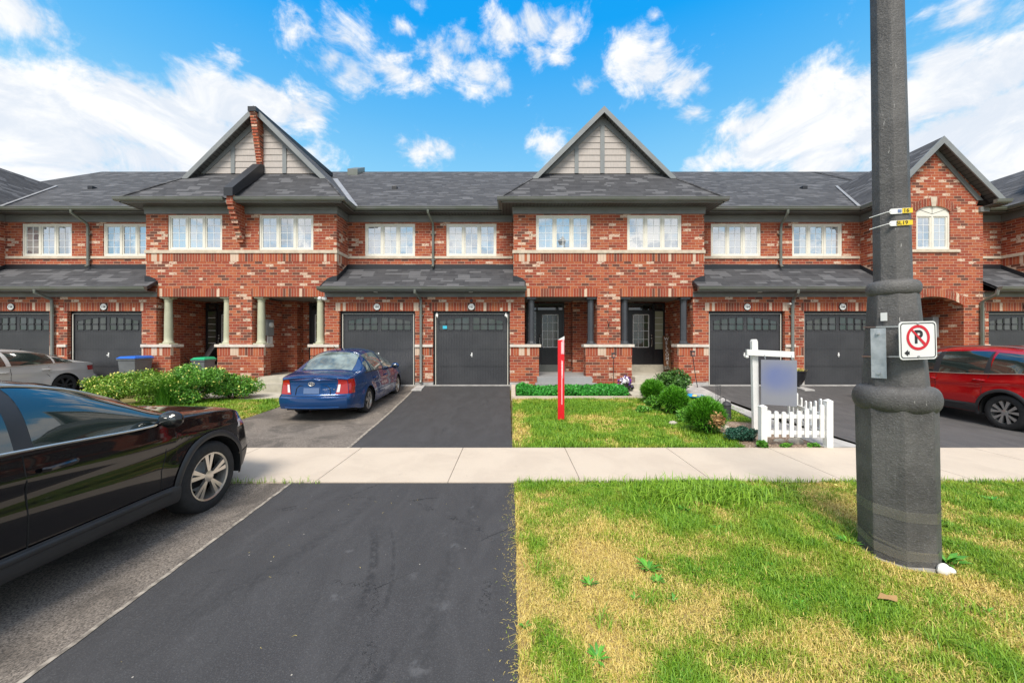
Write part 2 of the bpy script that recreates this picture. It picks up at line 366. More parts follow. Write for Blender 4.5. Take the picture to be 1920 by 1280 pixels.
# ground surfaces
def seal_fn(c1, c2, marks=False):
    def fn(t, p):
        co = objco(t); s_ = t.sep(co)
        st = t.noise(t.comb(t.m('MULTIPLY', s_[0], 2.6), t.m('MULTIPLY', s_[1], .8), 0.0), 1.5, 6, .65, .9)
        fine = t.noise(co, 120, 3, .75); mid = t.noise(co, 9, 5, .65, .5)
        c = t.mixc(t.smooth(st, .35, .72), c1, c2)
        c = t.mixc(t.m('MULTIPLY', t.smooth(mid, .60, .78), .22), c, (.13, .128, .13))
        c = t.mixc(t.m('MULTIPLY', t.smooth(fine, .48, .8), .6), c, (.15, .148, .15))
        c = t.mixc(t.m('MULTIPLY', t.smooth(t.m('SUBTRACT', 1.0, fine), .55, .85), .6), c, (.012, .012, .013))
        if marks:
            # curved tyre scuffs, cracks and scuffed pale prints worn into the coating
            wv = t.noise(co, 22, 3, .6)
            for (cx, cy, rad, w_, y0_, y1_, amt) in ((-4.2, 2.0, 3.25, .05, 2.3, 3.6, .65), (-4.2, 2.0, 3.40, .022, 2.3, 3.6, .5), (4.0, 1.2, 4.75, .05, 1.2, 2.3, .55), (4.0, 1.2, 4.95, .03, 1.2, 2.3, .45), (-6.5, 4.6, 5.0, .10, 2.2, 4.3, .35), (8.5, 2.5, 9.0, .09, 1.5, 4.4, .3)):
                d = t.m('ABSOLUTE', t.m('SUBTRACT', t.vm('DISTANCE', t.comb(s_[0], s_[1], 0.0), (cx, cy, 0)), rad))
                on = t.m('MULTIPLY', t.smooth(d, w_, w_ * .3), t.m('MULTIPLY', t.smooth(s_[1], y0_, y0_ + .25), t.smooth(s_[1], y1_, y1_ - .4)))
                c = t.mixc(t.m('MULTIPLY', t.m('MULTIPLY', on, amt), t.smooth(wv, .35, .6)), c, (.018, .018, .019))
            for (px, py, rr) in ((-.42, 3.9, .07), (-.36, 3.6, .06), (-.62, 3.35, .05), (-.48, 3.15, .07), (-.75, 2.75, .09), (-.45, 2.45, .08), (-1.35, 3.1, .05), (-.5, 2.0, .1), (-1.2, 2.55, .06)):
                d = t.vm('DISTANCE', t.comb(s_[0], s_[1], 0.0), (px, py, 0)); c = t.mixc(t.m('MULTIPLY', t.m('MULTIPLY', t.smooth(d, rr, rr * .3), t.smooth(mid, .46, .62)), .22), c, (.22, .22, .23))
            cr = t.n('ShaderNodeTexVoronoi', feature='DISTANCE_TO_EDGE'); t.put(cr.inputs[0], t.vm('ADD', co, t.comb(t.m('MULTIPLY', wv, .25), t.m('MULTIPLY', wv, .2), 0.0))); cr.inputs['Scale'].default_value = .9
            crm = t.m('MULTIPLY', t.m('LESS_THAN', cr.outputs['Distance'], .004), t.smooth(t.noise(co, 1.4, 2), .5, .58)); c = t.mixc(t.m('MULTIPLY', crm, .8), c, (.01, .01, .01))
        vo = t.n('ShaderNodeTexVoronoi'); t.put(vo.inputs[0], co); vo.inputs['Scale'].default_value = 6.5
        sp = t.m('LESS_THAN', vo.outputs['Distance'], .03)
        c = t.mixc(t.m('MULTIPLY', sp, .85), c, (.50, .46, .40))
        t.put(p.inputs['Base Color'], c); t.put(p.inputs['Roughness'], t.mixf(st, .6, .85))
        bump(t, p, fine, .6, .005)
    return fn
M['sealed'] = mat('fresh_sealed_asphalt', seal_fn((.044, .042, .043), (.058, .056, .058), True), rough=.7)
M['asphalt'] = mat('grey_asphalt', seal_fn((.075, .071, .070), (.115, .108, .106)), rough=.8)
def agg_fn(t, p):
    co = objco(t); fine = t.noise(co, 75, 4, .75); vo = t.n('ShaderNodeTexVoronoi'); t.put(vo.inputs[0], co); vo.inputs['Scale'].default_value = 65
    big = t.noise(co, 1.1, 5, .65, .8)
    c = t.mixc(t.smooth(fine, .35, .65), (.05, .042, .036), (.30, .255, .215))
    c = t.mixc(t.m('MULTIPLY', t.smooth(t.m('SUBTRACT', 1.0, vo.outputs['Distance']), .68, .9), .45), c, (.42, .37, .32))
    c = t.mixc(t.m('MULTIPLY', t.smooth(big, .42, .62), .62), c, (.055, .047, .041))
    c = t.mixc(t.m('MULTIPLY', t.smooth(t.noise(co, 2.7, 4, .6, .5), .55, .75), .4), c, (.33, .28, .235))
    t.put(p.inputs['Base Color'], c); bump(t, p, fine, .5, .006)
M['aggregate'] = mat('worn_aggregate_asphalt', agg_fn, rough=.9)
def conc_fn(t, p):
    co = objco(t); n_ = t.noise(co, 1.5, 5, .65, .5); f = t.noise(co, 120, 3, .6)
    c = t.mixc(t.smooth(n_, .35, .7), (.60, .505, .405), (.54, .45, .36)); c = t.mixc(t.m('MULTIPLY', t.smooth(f, .4, .7), .25), c, (.40, .35, .30))
    vo = t.n('ShaderNodeTexVoronoi'); t.put(vo.inputs[0], co); vo.inputs['Scale'].default_value = 5; c = t.mixc(t.m('MULTIPLY', t.m('LESS_THAN', vo.outputs['Distance'], .035), .6), c, (.22, .18, .14)); c = t.mixc(t.m('MULTIPLY', t.smooth(t.noise(co, 3.3, 5, .7, 1.2), .60, .70), .22), c, (.36, .30, .24))
    t.put(p.inputs['Base Color'], c); bump(t, p, f, .2, .003)
M['seam'] = mat('pale_seam', vary((.42, .37, .31), .2, 18, c2=(.14, .12, .1)), rough=.9)
M['walk'] = mat('sidewalk_concrete', conc_fn, rough=.9)
def lawn_fn(t, p):
    a = t.n('ShaderNodeAttribute'); a.attribute_name = 'dry'; f = t.noise(objco(t), 40, 3, .7)
    g = t.mixc(f, (.05, .08, .012), (.12, .14, .03)); d = t.mixc(f, (.30, .20, .08), (.56, .40, .18))
    t.put(p.inputs['Base Color'], t.mixc(a.outputs['Fac'], g, d)); bump(t, p, f, .8, .02)
M['lawn'] = mat('lawn_soil', lawn_fn, rough=1)
def blade_fn(t, p):
    a = t.n('ShaderNodeAttribute'); a.attribute_name = 'dry'; r = t.n('ShaderNodeAttribute'); r.attribute_name = 'rnd'
    g = t.mixc(r.outputs['Fac'], (.075, .23, .008), (.26, .43, .025)); d = t.mixc(r.outputs['Fac'], (.50, .38, .075), (.80, .62, .20))
    f = t.m('GREATER_THAN', t.m('ADD', a.outputs['Fac'], t.m('MULTIPLY', t.m('SUBTRACT', r.outputs['Fac'], .5), .55)), .5)
    mixd = t.mixc(t.m('MULTIPLY', a.outputs['Fac'], 1.35, clamp=True), g, (.40, .42, .04))
    t.put(p.inputs['Base Color'], t.mixc(f, mixd, d)); p.inputs['Subsurface Weight'].default_value = 0
M['blade'] = mat('grass_blades', blade_fn, rough=.55)
def leafmat(name, c1, c2, rough=.5):
    def fn(t, p):
        r = t.n('ShaderNodeAttribute'); r.attribute_name = 'rnd'
        t.put(p.inputs['Base Color'], t.mixc(r.outputs['Fac'], c1, c2))
    return mat(name, fn, rough=rough)
M['leaf_yel'] = leafmat('shrub_leaf_yellow_green', (.07, .19, .012), (.25, .42, .035)); M['leaf_grn'] = leafmat('shrub_leaf_green', (.05, .19, .02), (.18, .42, .04))
M['cedar'] = leafmat('cedar_foliage', (.04, .18, .008), (.16, .46, .02)); M['cushion'] = leafmat('blue_green_cushion', (.012, .055, .035), (.04, .15, .09))
M['cover'] = leafmat('ground_cover', (.02, .16, .02), (.08, .44, .05)); M['azalea'] = leafmat('glossy_leaf', (.02, .075, .01), (.11, .25, .04))
M['weed'] = leafmat('weed_leaf', (.05, .22, .02), (.14, .42, .035)); M['fl_yel'] = mat('yellow_petal', color=(.85, .80, .20), rough=.6)
M['fl_pur'] = mat('purple_petal', color=(.16, .05, .35), rough=.6); M['fl_wht'] = mat('white_petal', color=(.85, .82, .85), rough=.6)
M['deadleaf'] = mat('dry_leaf', color=(.42, .25, .10), rough=.8)
def gravel_fn(t, p):
    vo = t.n('ShaderNodeTexVoronoi'); t.put(vo.inputs[0], objco(t)); vo.inputs['Scale'].default_value = 28
    c = t.ramp(t.sep(vo.outputs['Color'])[0], [(0, (.32, .22, .15)), (.4, (.55, .42, .32)), (.75, (.66, .52, .42)), (1, (.28, .2, .15))])
    t.put(p.inputs['Base Color'], t.mixc(t.smooth(vo.outputs['Distance'], .2, .6), c, (.22, .15, .1))); bump(t, p, t.m('SUBTRACT', 1.0, vo.outputs['Distance']), 1.0, .02)
M['gravel'] = mat('pea_gravel', gravel_fn, rough=.9)
M['mulch'] = mat('dark_soil', vary((.07, .045, .028), .2, 12, bmp=.8), rough=1)
M['mulch2'] = mat('joint_dirt', color=(.24, .2, .16), rough=1)
M['rock'] = mat('limestone_rock', vary((.55, .50, .42), .15, 9, bmp=.6, bs=14), rough=.9)
# ------------------------------------------------------------------ ground sheets
def vnoise(x, y, sc, seed=0):
    r_ = np.random.default_rng(seed); tab = r_.random((64, 64)); X = x * sc + 37.3; Y = y * sc + 11.7
    xi = np.floor(X).astype(int); yi = np.floor(Y).astype(int); fx = X - xi; fy = Y - yi; fx = fx * fx * (3 - 2 * fx); fy = fy * fy * (3 - 2 * fy)
    g = lambda a, b: tab[a % 64, b % 64]
    return (g(xi, yi) * (1 - fx) + g(xi + 1, yi) * fx) * (1 - fy) + (g(xi, yi + 1) * (1 - fx) + g(xi + 1, yi + 1) * fx) * fy
def dryness(x, y):
    x = np.asarray(x, float); y = np.asarray(y, float)
    n = .36 * vnoise(x, y, .9, 1) + .36 * vnoise(x, y, 2.9, 2) + .28 * vnoise(x, y, 8, 3)
    d = (n - .5) * 1.75
    bl = (y < 5)
    d = np.where(bl, d + .25, d + .10)
    def gs_(cx, cy, rx, ry, a): return a * np.exp(-((x - cx) / rx) ** 2 - ((y - cy) / ry) ** 2)
    d = d + gs_(.55, 2.45, .13, .45, .5) + gs_(.70, 3.05, .2, .16, .35) + gs_(.04, 2.6, .07, 2.0, .65) + gs_(.62, 3.6, .25, .35, .22)
    d = d - gs_(2.1, 4.25, .9, .3, .7) - gs_(1.4, 3.7, .5, .3, .35) - gs_(2.6, 3.0, .3, .6, .35) - gs_(.35, 2.75, .22, .2, .45) - gs_(.5, 4.4, .8, .25, .4) - gs_(5.2, 3.9, .8, .8, .2)
    d = d + gs_(.15, 8, .18, 3, .55) + gs_(1.0, 6.6, .9, .35, .18) + gs_(3.5, 3.9, .5, .2, .3)
    d = d - gs_(1.0, 3.3, .9, .6, .16) - gs_(.5, 1.9, .5, .3, .12)
    d = d - gs_(1.8, 9.5, 1.6, 1.2, .18)
    return np.clip(d, 0, 1)
def sheet(name, x0, x1, y0, y1, off, m, nx=2, ny=24, attr=False, edge=None, kind='structure'):
    xs = np.linspace(0, 1, nx); ys = np.linspace(y0, y1, ny); b = MB()
    fx0 = x0 if callable(x0) else (lambda y: x0); fx1 = x1 if callable(x1) else (lambda y: x1)
    b.grid(lambda y, u: (fx0(y) + (fx1(y) - fx0(y)) * u, y, G(y) + off), list(ys), list(xs))
    o = b.build(name, m, fix=False)
    me = o.data
    if me.polygons and me.polygons[0].normal.z < 0: me.flip_normals()
    if attr:
        v = np.empty(len(me.vertices) * 3); me.vertices.foreach_get('co', v); v = v.reshape(-1, 3)
        at = me.attributes.new('dry', 'FLOAT', 'POINT'); at.data.foreach_set('value', dryness(v[:, 0], v[:, 1]).astype(np.float32))
    if kind: o['kind'] = kind
    return o
gb = MB(); ys = [-60, -.6, 3.9, 4.54, 5.96, 8.4, 10.9, 12.28, 16, 60, 400]
gb.grid(lambda y, x: (x, y, G(y) - .14 if y > -1 else -.14), ys, [-300, -30, 0, 30, 300])
go = gb.build('ground', M['lawn'], fix=False); go['kind'] = 'structure'
if go.data.polygons[0].normal.z < 0: go.data.flip_normals()
at = go.data.attributes.new('dry', 'FLOAT', 'POINT'); at.data.foreach_set('value', [.35] * len(go.data.vertices))
sheet('road', -120, 120, -9, -.9, -.03, M['asphalt'], ny=3)
sheet('lawn', .02, 6.6, .2, 4.56, .004, M['lawn'], 110, 80, True)
sheet('lawn', .0, 5.5, 5.9, 10.5, .004, M['lawn'], 60, 60, True)
sheet('lawn', -9.8, -5.8, 5.9, 11.2, .004, M['lawn'], 40, 50, True)
sheet('lawn', -12.2, -10.0, .2, 4.56, .004, M['lawn'], 20, 30, True)
wob = lambda a, s, k: (lambda y: a + .004 * math.sin(y * 5 + k) + .003 * math.sin(y * 23 + k) + s * max(0, y - 6))
near_l = lambda y: -2.37 - .066 * y + .003 * math.sin(y * 21)
sheet('driveway', wob(-2.6, -.085, 1), wob(0.0, -.012, 2), 5.95, 12.42, .010, M['sealed'], ny=80)
sheet('driveway', near_l, wob(.035, 0, 4), -.9, 4.55, .010, M['sealed'], ny=80)
sheet('driveway', wob(-5.8, -.01, 5), wob(-2.62, -.085, 1), 5.95, 12.42, .006, M['aggregate'], ny=60)
b = MB(); b.grid(lambda y, u: (near_l(y) - .004 - 7.5 * u, y, G(y) + .008 - .066 * min(1, u / .06) * min(1, max(0, (4.56 - y) / .35))), list(np.linspace(-.9, 4.56, 60)), [0, .01, .02, .03, .045, .06, .1, .4, 1])
o = b.build('driveway', M['aggregate'], fix=False); o['kind'] = 'structure'
if o.data.polygons[0].normal.z < 0: o.data.flip_normals()
sheet('driveway_seam', lambda y: near_l(y) - .03, lambda y: near_l(y) + .002, -.9, 4.55, .0145, M['seam'], ny=60)
sheet('driveway_seam', lambda y: wob(-2.62, -.085, 1)(y) - .03, lambda y: wob(-2.62, -.085, 1)(y) + .02, 5.95, 12.3, .0145, M['seam'], ny=60)
sheet('driveway', -17.9, -12.1, -.9, 12.42, .006, M['asphalt'], ny=60)
sheet('driveway', lambda y: 5.95 - .03 * (12 - y), 12.4, 5.95, 12.42, .008, M['asphalt'], ny=60)
sheet('driveway', 6.45, 12.2, -.9, 4.55, .008, M['asphalt'], ny=40)
# pavement with joints
jx = [-24 + 1.62 * k + .0 for k in range(0, 32)]; j0 = min(jx, key=lambda v: abs(v + .78)); jx = [v - (j0 + .78) for v in jx]
pv = MB()
for a, b_ in zip(jx[:-1], jx[1:]):
    pv.add([(a + .005, 4.54, G(4.54) + .022), (b_ - .005, 4.54, G(4.54) + .022), (b_ - .005, 5.96, G(5.96) + .022), (a + .005, 5.96, G(5.96) + .022),
            (a + .005, 4.54, -.05), (b_ - .005, 4.54, -.05), (b_ - .005, 5.96, -.05), (a + .005, 5.96, -.05)],
           [(0, 1, 2, 3), (4, 5, 1, 0), (5, 6, 2, 1), (6, 7, 3, 2), (7, 4, 0, 3)])
tag(pv.build('pavement', M['walk']), kind='structure')
jb = MB()
for v in jx: jb.box(v - .006, v + .006, 4.545, 5.955, -.04, .042)
tag(jb.build('pavement_joint', M['mulch2']), kind='structure')
# paths, kerbs, beds
def slab(name, poly, h, m, z=None, kind='structure'):
    pts = [(x, y, (G(y) if z is None else z) - .06) for x, y in poly]; pts2 = [(x, y, (G(y) if z is None else z) + h) for x, y in poly]; n = len(poly)
    b = MB().add(pts + pts2, [tuple(range(n)), tuple(range(n, 2 * n))] + [(i, (i + 1) % n, n + (i + 1) % n, n + i) for i in range(n)])
    o = b.build(name, m); 
    if kind: o['kind'] = kind
    return o
slab('garden_edging', [(.02, 10.42), (3.45, 10.42), (3.45, 10.52), (.02, 10.52)], .07, M['walk'])
slab('garden_edging', [(-.02, 10.52), (.10, 10.52), (.10, 12.2), (-.02, 12.2)], .07, M['walk'])
slab('planting_bed', [(.10, 10.52), (3.3, 10.52), (3.3, 12.1), (.10, 12.1)], .03, M['mulch'])
slab('path', [(3.5, 10.9), (4.9, 10.9), (5.15, 12.3), (3.6, 12.3)], .03, M['cement'])
slab('garden_edging', [(5.30, 9.6), (5.62, 9.6), (5.98, 12.25), (5.1, 12.0), (5.0, 11.3)], .10, M['found'])
slab('garden_edging', [(5.08, 7.6), (5.46, 7.6), (5.62, 9.6), (5.35, 9.6)], .05, M['found'])
for i, (a, b_) in enumerate([(5.98, 6.5), (6.52, 7.04), (7.06, 7.6)]):
    slab('paving_slab', [(5.0 - .02 * i, a), (5.62, a), (5.60, b_), (5.02, b_)], .03, M['found'])
slab('gravel_bed', [(3.72, 5.98), (5.0, 5.98), (5.05, 7.6), (4.4, 7.9), (3.9, 7.0)], .015, M['gravel'])
slab('path', [(-9.0, 10.2), (-5.85, 10.55), (-5.85, 11.3), (-9.0, 11.3)], .02, M['cement'])
# ------------------------------------------------------------------ townhouses
Y1, Y2 = 12.28, 13.12
GZ = .26
ZT = 6.2
def window(root, cx, hw_, zb, zt, y, npan=3, arch=0):
    f = MB(); fr = .055; d0, d1 = y + .03, y + .13
    f.box(cx - hw_, cx - hw_ + fr, d0, d1, zb, zt); f.box(cx + hw_ - fr, cx + hw_, d0, d1, zb, zt)
    f.box(cx - hw_ + fr, cx + hw_ - fr, d0, d1, zb, zb + fr); f.box(cx - hw_ + fr, cx + hw_ - fr, d0, d1, zt - fr, zt)
    iw = (2 * hw_ - 2 * fr) / npan; g = MB(); mu = MB()
    for k in range(npan):
        a = cx - hw_ + fr + k * iw; b_ = a + iw
        if k: f.box(a - .028, a + .028, d0 + .002, d1, zb + fr, zt - fr)
        e = .028 if k else 0; e2 = .028 if k < npan - 1 else 0; a2, b2 = a + e, b_ - e2; s_ = .042
        f.box(a2, a2 + s_, d0 + .02, d1, zb + fr, zt - fr); f.box(b2 - s_, b2, d0 + .02, d1, zb + fr, zt - fr)
        f.box(a2 + s_, b2 - s_, d0 + .02, d1, zb + fr, zb + fr + s_); f.box(a2 + s_, b2 - s_, d0 + .02, d1, zt - fr - s_, zt - fr)
        A, B, C, D = a2 + s_, b2 - s_, zb + fr + s_, zt - fr - s_
        g.box(A - .002, B + .002, y + .07, y + .08, C - .002, D + .002)
        mu.box((A + B) / 2 - .007, (A + B) / 2 + .007, y + .063, y + .0695, C, D)
        for j in range(1, 4): 
            zz = C + (D - C) * j / 4; mu.box(A, B, y + .0625, y + .0685, zz - .007, zz + .007)
    wo = f.build('window', M['pvc'], root); g.build('pane', M['glass'], wo); mu.build('grille', M['muntin'], wo)
    return wo
def kgut(b, p0, p1, out):   # gutter along p0->p1 at its top back edge, out = outward unit vector
    o = Vector(out); pr = [(0, 0), (.125, 0), (.125, -.018), (.112, -.03), (.105, -.07), (.07, -.115), (0, -.115)]
    p0, p1 = Vector(p0), Vector(p1)
    b.prism([p0 + o * a + Vector((0, 0, h)) for a, h in pr], p1 - p0)
def townhouse(num, x0, s, g0, g1, ub, uc, kind, label, colm, floorm, spouts, door_style=0, end=None, fin=False, shift=0, bslope=1.0):
    X = lambda u: x0 + s * u
    root = thing('townhouse', label, 'townhouse', (X(uc / 2), Y1, GZ), 'row of brick townhouses')
    W = MB(); S = MB(); St = MB(); T = MB(); Gt = MB(); So = MB(); Fl = MB(); Fo = MB()
    bx = lambda b, u0, u1, y0, y1, z0, z1: b.box(X(u0), X(u1), y0, y1, z0, z1)
    th = .2; A = kind == 'A'
    pl = uc - 2.77 if A else ub + .62      # porch opening start
    pr_ = uc - .38 if A else ub + .62 + 2.0
    # lower front wall
    bx(W, 0, g0, Y1, Y1 + th, GZ + .16, 3.22); bx(W, g0, g1, Y1, Y1 + th, 2.75, 3.22); bx(W, g1, pl, Y1, Y1 + th, GZ + .16, 3.22)
    bx(W, 0, min(ub, pl), Y1, Y1 + th, 3.22, 3.42)
    bx(Fo, 0, g0, Y1 + .01, Y1 + th, .0, GZ + .16); bx(Fo, g1, pl, Y1 + .01, Y1 + th, .0, GZ + .16)
    bx(S, g0 - .12, g1 + .12, Y1 - .004, Y1 + .1, 2.752, 3.02)
    bx(S, 0, g0 - .001, Y1 - .004, Y1 + .1, 1.29, 1.566)
    bx(S, g1 + .001, pl, Y1 - .004, Y1 + .1, 1.29, 1.566)
    # upper front (bay)
    wc, wh = (uc - 1.5, .895) if A else ((ub + uc) / 2, .56)
    wb, wtop = 4.75, 5.91
    if A:
        bx(W, ub, wc - wh, Y1, Y1 + th, 3.22, ZT); bx(W, wc + wh, uc, Y1, Y1 + th, 3.22, ZT)
        bx(W, wc - wh, wc + wh, Y1, Y1 + th, 3.22, wb); bx(W, wc - wh, wc + wh, Y1, Y1 + th, wtop, ZT)
        window(root, X(wc), wh, wb, wtop, Y1)
        bx(St, ub - .03, uc, Y1 - .035, Y1 + .05, 4.645, 4.75)
        St.box(X(ub) - s * .035, X(ub) + s * .05, Y1 + .05, Y2, 4.645, 4.75)
        bx(S, ub - .004, uc, Y1 - .005, Y1 + .1, 4.38, 4.644); S.box(X(ub) - s * .004, X(ub) + s * .1, Y1 + .1, Y2, 4.38, 4.644)
        bx(S, pl - .0, pr_ + .02, Y1 - .006, Y1 + .1, 3.22, 3.49)
        # pier, pedestals
        bx(W, uc - .38, uc, Y1, 13.9, GZ - .2, 3.22); bx(W, uc - .93, uc, 13.9, 14.3, GZ, 3.3)
        bx(W, uc - .76, uc - .38, Y1, Y1 + .36, GZ - .2, 1.566); bx(W, pl, uc - 2.3, Y1, Y1 + .36, GZ - .2, 1.566)
        bx(S, uc - .764, uc, Y1 - .004, Y1 + .1, 1.29, 1.566); bx(S, pl, uc - 2.296, Y1 - .004, Y1 + .1, 1.29, 1.566)
        Cp = MB(); bx(Cp, uc - .83, uc - .38, Y1 - .05, Y1 + .42, 1.566, 1.655); bx(Cp, uc - .38, uc, Y1 - .05, Y1 - .001, 1.566, 1.655)
        bx(Cp, g1, pl, Y1 - .05, Y1 - .001, 1.566, 1.655); bx(Cp, pl, uc - 2.23, Y1 - .05, Y1 + .42, 1.566, 1.655)
        bx(Cp, 0, g0, Y1 - .05, Y1 - .001, 1.566, 1.655)
        Cp.build('stone_cap', M['stonew'], root, bevel=.006)
        for cu_ in (uc - .56, uc - 2.54):
            c = (X(cu_), Y1 + .19, 0); b = MB()
            if colm == 'greencol':
                b.lathe([(.15, 1.69), (.15, 1.72), (.135, 1.75), (.118, 1.77), (.118, 1.9), (.112, 2.6), (.102, 3.07), (.115, 3.08), (.115, 3.11), (.105, 3.12), (.135, 3.17)], c, 24)
                b.box(c[0] - .165, c[0] + .165, c[1] - .165, c[1] + .165, 1.656, 1.69); b.box(c[0] - .15, c[0] + .15, c[1] - .15, c[1] + .15, 3.17, 3.22)
            else:
                r8 = [(.145, 1.69), (.125, 1.75), (.105, 1.77), (.102, 3.04), (.112, 3.06), (.112, 3.09), (.135, 3.15)]
                b.lathe(r8, c, 8, rot=R(22.5)); b.box(c[0] - .155, c[0] + .155, c[1] - .155, c[1] + .155, 1.656, 1.69); b.box(c[0] - .155, c[0] + .155, c[1] - .155, c[1] + .155, 3.15, 3.22)
            b.build('column', M[colm], root, smooth=colm == 'greencol')
    else:
        cxm = (ub + uc) / 2; hw_ = (uc - ub) / 2; oa, ob = cxm - 1.0, cxm + 1.0
        pl2 = oa
        bx(W, pl, oa, Y1, Y1 + th, GZ + .16, 3.22) if oa > pl else None
        bx(W, ob, uc, Y1, Y1 + th, GZ - .2, ZT)
        bx(W, ub, oa, Y1, Y1 + th, 3.3, ZT)
        if pl < oa: pass
        bx(W, ub, oa, Y1, Y1 + th, 3.22, 3.3)
        N = 14
        def strip(xa, xb, zf, ztop, y0=Y1, y1=Y1 + th, b=W):
            for i in range(N):
                u0, u1 = xa + (xb - xa) * i / N, xa + (xb - xa) * (i + 1) / N; za, zb_ = zf(u0), zf(u1)
                b.prism([(X(u0), y0, za), (X(u1), y0, zb_), (X(u1), y0, ztop), (X(u0), y0, ztop)], (0, y1 - y0, 0))
        za_ = lambda u: 2.93 + .30 * (1 - ((u - cxm) / 1.0) ** 2)
        strip(oa, ob, za_, 4.70)
        zw = lambda u: 5.94 + .27 * math.sqrt(max(0, 1 - ((u - cxm) / .58) ** 2))
        bx(W, oa, cxm - .56, Y1, Y1 + th, 4.70, ZT + .2); bx(W, cxm + .56, ob, Y1, Y1 + th, 4.70, ZT + .2); bx(W, cxm - .56, cxm + .56, Y1, Y1 + th, 4.70, 4.77)
        strip(cxm - .56, cxm + .56, zw, ZT + .2)
        zg = 8.33 - .16
        W.prism([(X(ub + .22), Y1, ZT), (X(oa), Y1, ZT), (X(oa), Y1, ZT + .2), (X(ob), Y1, ZT + .2), (X(ob), Y1, ZT), (X(uc - .22), Y1, ZT), (X(uc - .05), Y1, zg - hw_ + .05), (X(cxm), Y1, zg), (X(ub + .05), Y1, zg - hw_ + .05)], (0, th, 0))
        # rings of voussoirs
        for (c0, rx, zf, w_, n_) in ((cxm, 1.0, za_, .27, 26), (cxm, .56, zw, .25, 18)):
            for i in range(n_):
                f0, f1 = (i + .06) / n_, (i + .94) / n_; ua, ub2 = c0 - rx + 2 * rx * f0, c0 - rx + 2 * rx * f1
                def nrm(u):
                    e = 1e-3; uu = min(max(u, c0 - rx * .985), c0 + rx * .985); t_ = Vector((2 * e, zf(uu + e) - zf(uu - e))).normalized(); return Vector((-t_.y, t_.x))
                na, nb = nrm(ua), nrm(ub2); p = [(ua, zf(ua)), (ub2, zf(ub2)), (ub2 + nb.x * w_, zf(ub2) + nb.y * w_), (ua + na.x * w_, zf(ua) + na.y * w_)]
                S.prism([(X(a), Y1 - .008, z_) for a, z_ in p], (0, .1, 0))
        St.prism([(X(cxm - .07), Y1 - .02, 6.19), (X(cxm + .07), Y1 - .02, 6.19), (X(cxm + .11), Y1 - .02, 6.50), (X(cxm - .11), Y1 - .02, 6.50)], (0, .1, 0))
        bx(St, cxm - .85, cxm + .85, Y1 - .04, Y1 + .05, 4.68, 4.77)
        wo = window(root, X(cxm), .56, 4.77, 5.93, Y1, 2)
        b = MB(); b.prism([(X(cxm - .56), Y1 + .04, 5.93)] + [(X(cxm - .56 + 1.12 * i / 12), Y1 + .04, zw(cxm - .56 + 1.12 * i / 12) + .005) for i in range(13)] + [(X(cxm + .56), Y1 + .04, 5.93)], (0, .08, 0)); b.build('arched_panel', M['pvc'], root)
        b = MB()
        for a in (35, 90, 145): b.tube([(X(cxm), Y1 + .036, 5.95), (X(cxm + .5 * math.cos(R(a))), Y1 + .036, 5.95 + .25 * math.sin(R(a)))], .006, 4)
        b.build('fan_bar', M['sill'], root)
        # porch box
        W.box(X(oa - .2), X(oa), Y1 + th, 14.3, GZ, 3.3); W.box(X(ob), X(ob + .2), Y1 + th, 14.3, GZ, 3.3)
    # recess wall
    rc, rh = 1.43, .88
    if ub > 2.5:
        bx(W, 0, rc - rh, Y2, Y2 + th, 3.3, ZT); bx(W, rc + rh, ub, Y2, Y2 + th, 3.3, ZT)
        bx(W, rc - rh, rc + rh, Y2, Y2 + th, 3.3, 4.74); bx(W, rc - rh, rc + rh, Y2, Y2 + th, 5.89, ZT)
        window(root, X(rc), rh, 4.74, 5.89, Y2)
    else: bx(W, 0, ub, Y2, Y2 + th, 3.3, ZT)
    bx(St, 0, ub - .036, Y2 - .035, Y2 + .05, 4.655, 4.74)
    W.box(X(ub), X(ub) + s * th, Y1 + th, Y2 + th, 3.42, ZT)
    # porch interior
    pa, pb = (uc - 2.8, uc) if A else ((ub + uc) / 2 - 1.0, (ub + uc) / 2 + 1.0)
    if A: W.box(X(pa - .2), X(pa), Y1 + th, 14.3, GZ, 3.3)
    bx(W, pa - .2, pb + (.2 if not A else 0), 14.3, 14.5, GZ, 3.4)
    Ce = MB(); bx(Ce, pa, pb, Y1 + th, 14.3, 3.26, 3.34); Ce.build('porch_ceiling', M['trim'], root)
    Pf = MB(); bx(Pf, pa + .001, pb - (.385 if A else .001), Y1 + .02, 14.3, .1, .605)
    if A:
        if floorm == 'greystep': bx(Pf, uc - 2.37, uc - .60, Y1 - .28, Y1 + .02, .0, .602)
        else: bx(Pf, uc - 2.3, uc - .77, Y1 - .3, Y1 + .02, .0, .602)
    Pf.build('porch_floor', M[floorm], root, bevel=.008)
    sb = MB()
    bx(sb, uc - 2.45, uc - .5, Y1 - .62, Y1 - .285, .0, .43) if A else bx(sb, pa, pb, Y1 - .4, Y1 + .01, 0, .43)
    sb.build('step', M[floorm], root, bevel=.008)
    # front door (mirror-symmetric: slab + outer sidelight + transom)
    dc = uc - 1.73 + shift if A else (ub + uc) / 2; yb = 14.3
    D = MB(); dz0, dz1 = .875, 2.90
    bx(D, dc - .47, dc + .47, yb - .05, yb, dz0, dz1)
    for (a, b2) in ((-.36, -.08), (.08, .36)):
        for z0_, z1_ in ((1.02, 1.35),):
            bx(D, dc + a, dc + b2, yb - .058, yb - .05, z0_, z1_); bx(D, dc + a + .04, dc + b2 - .04, yb - .066, yb - .058, z0_ + .04, z1_ - .04)
    do = D.build('front_door', M['black'], root, bevel=.003)
    f = MB(); gl = MB(); a, b2, z0_, z1_ = dc - .31, dc + .31, 1.52, 2.78
    bx(gl, a, b2, yb - .056, yb - .051, z0_, z1_)
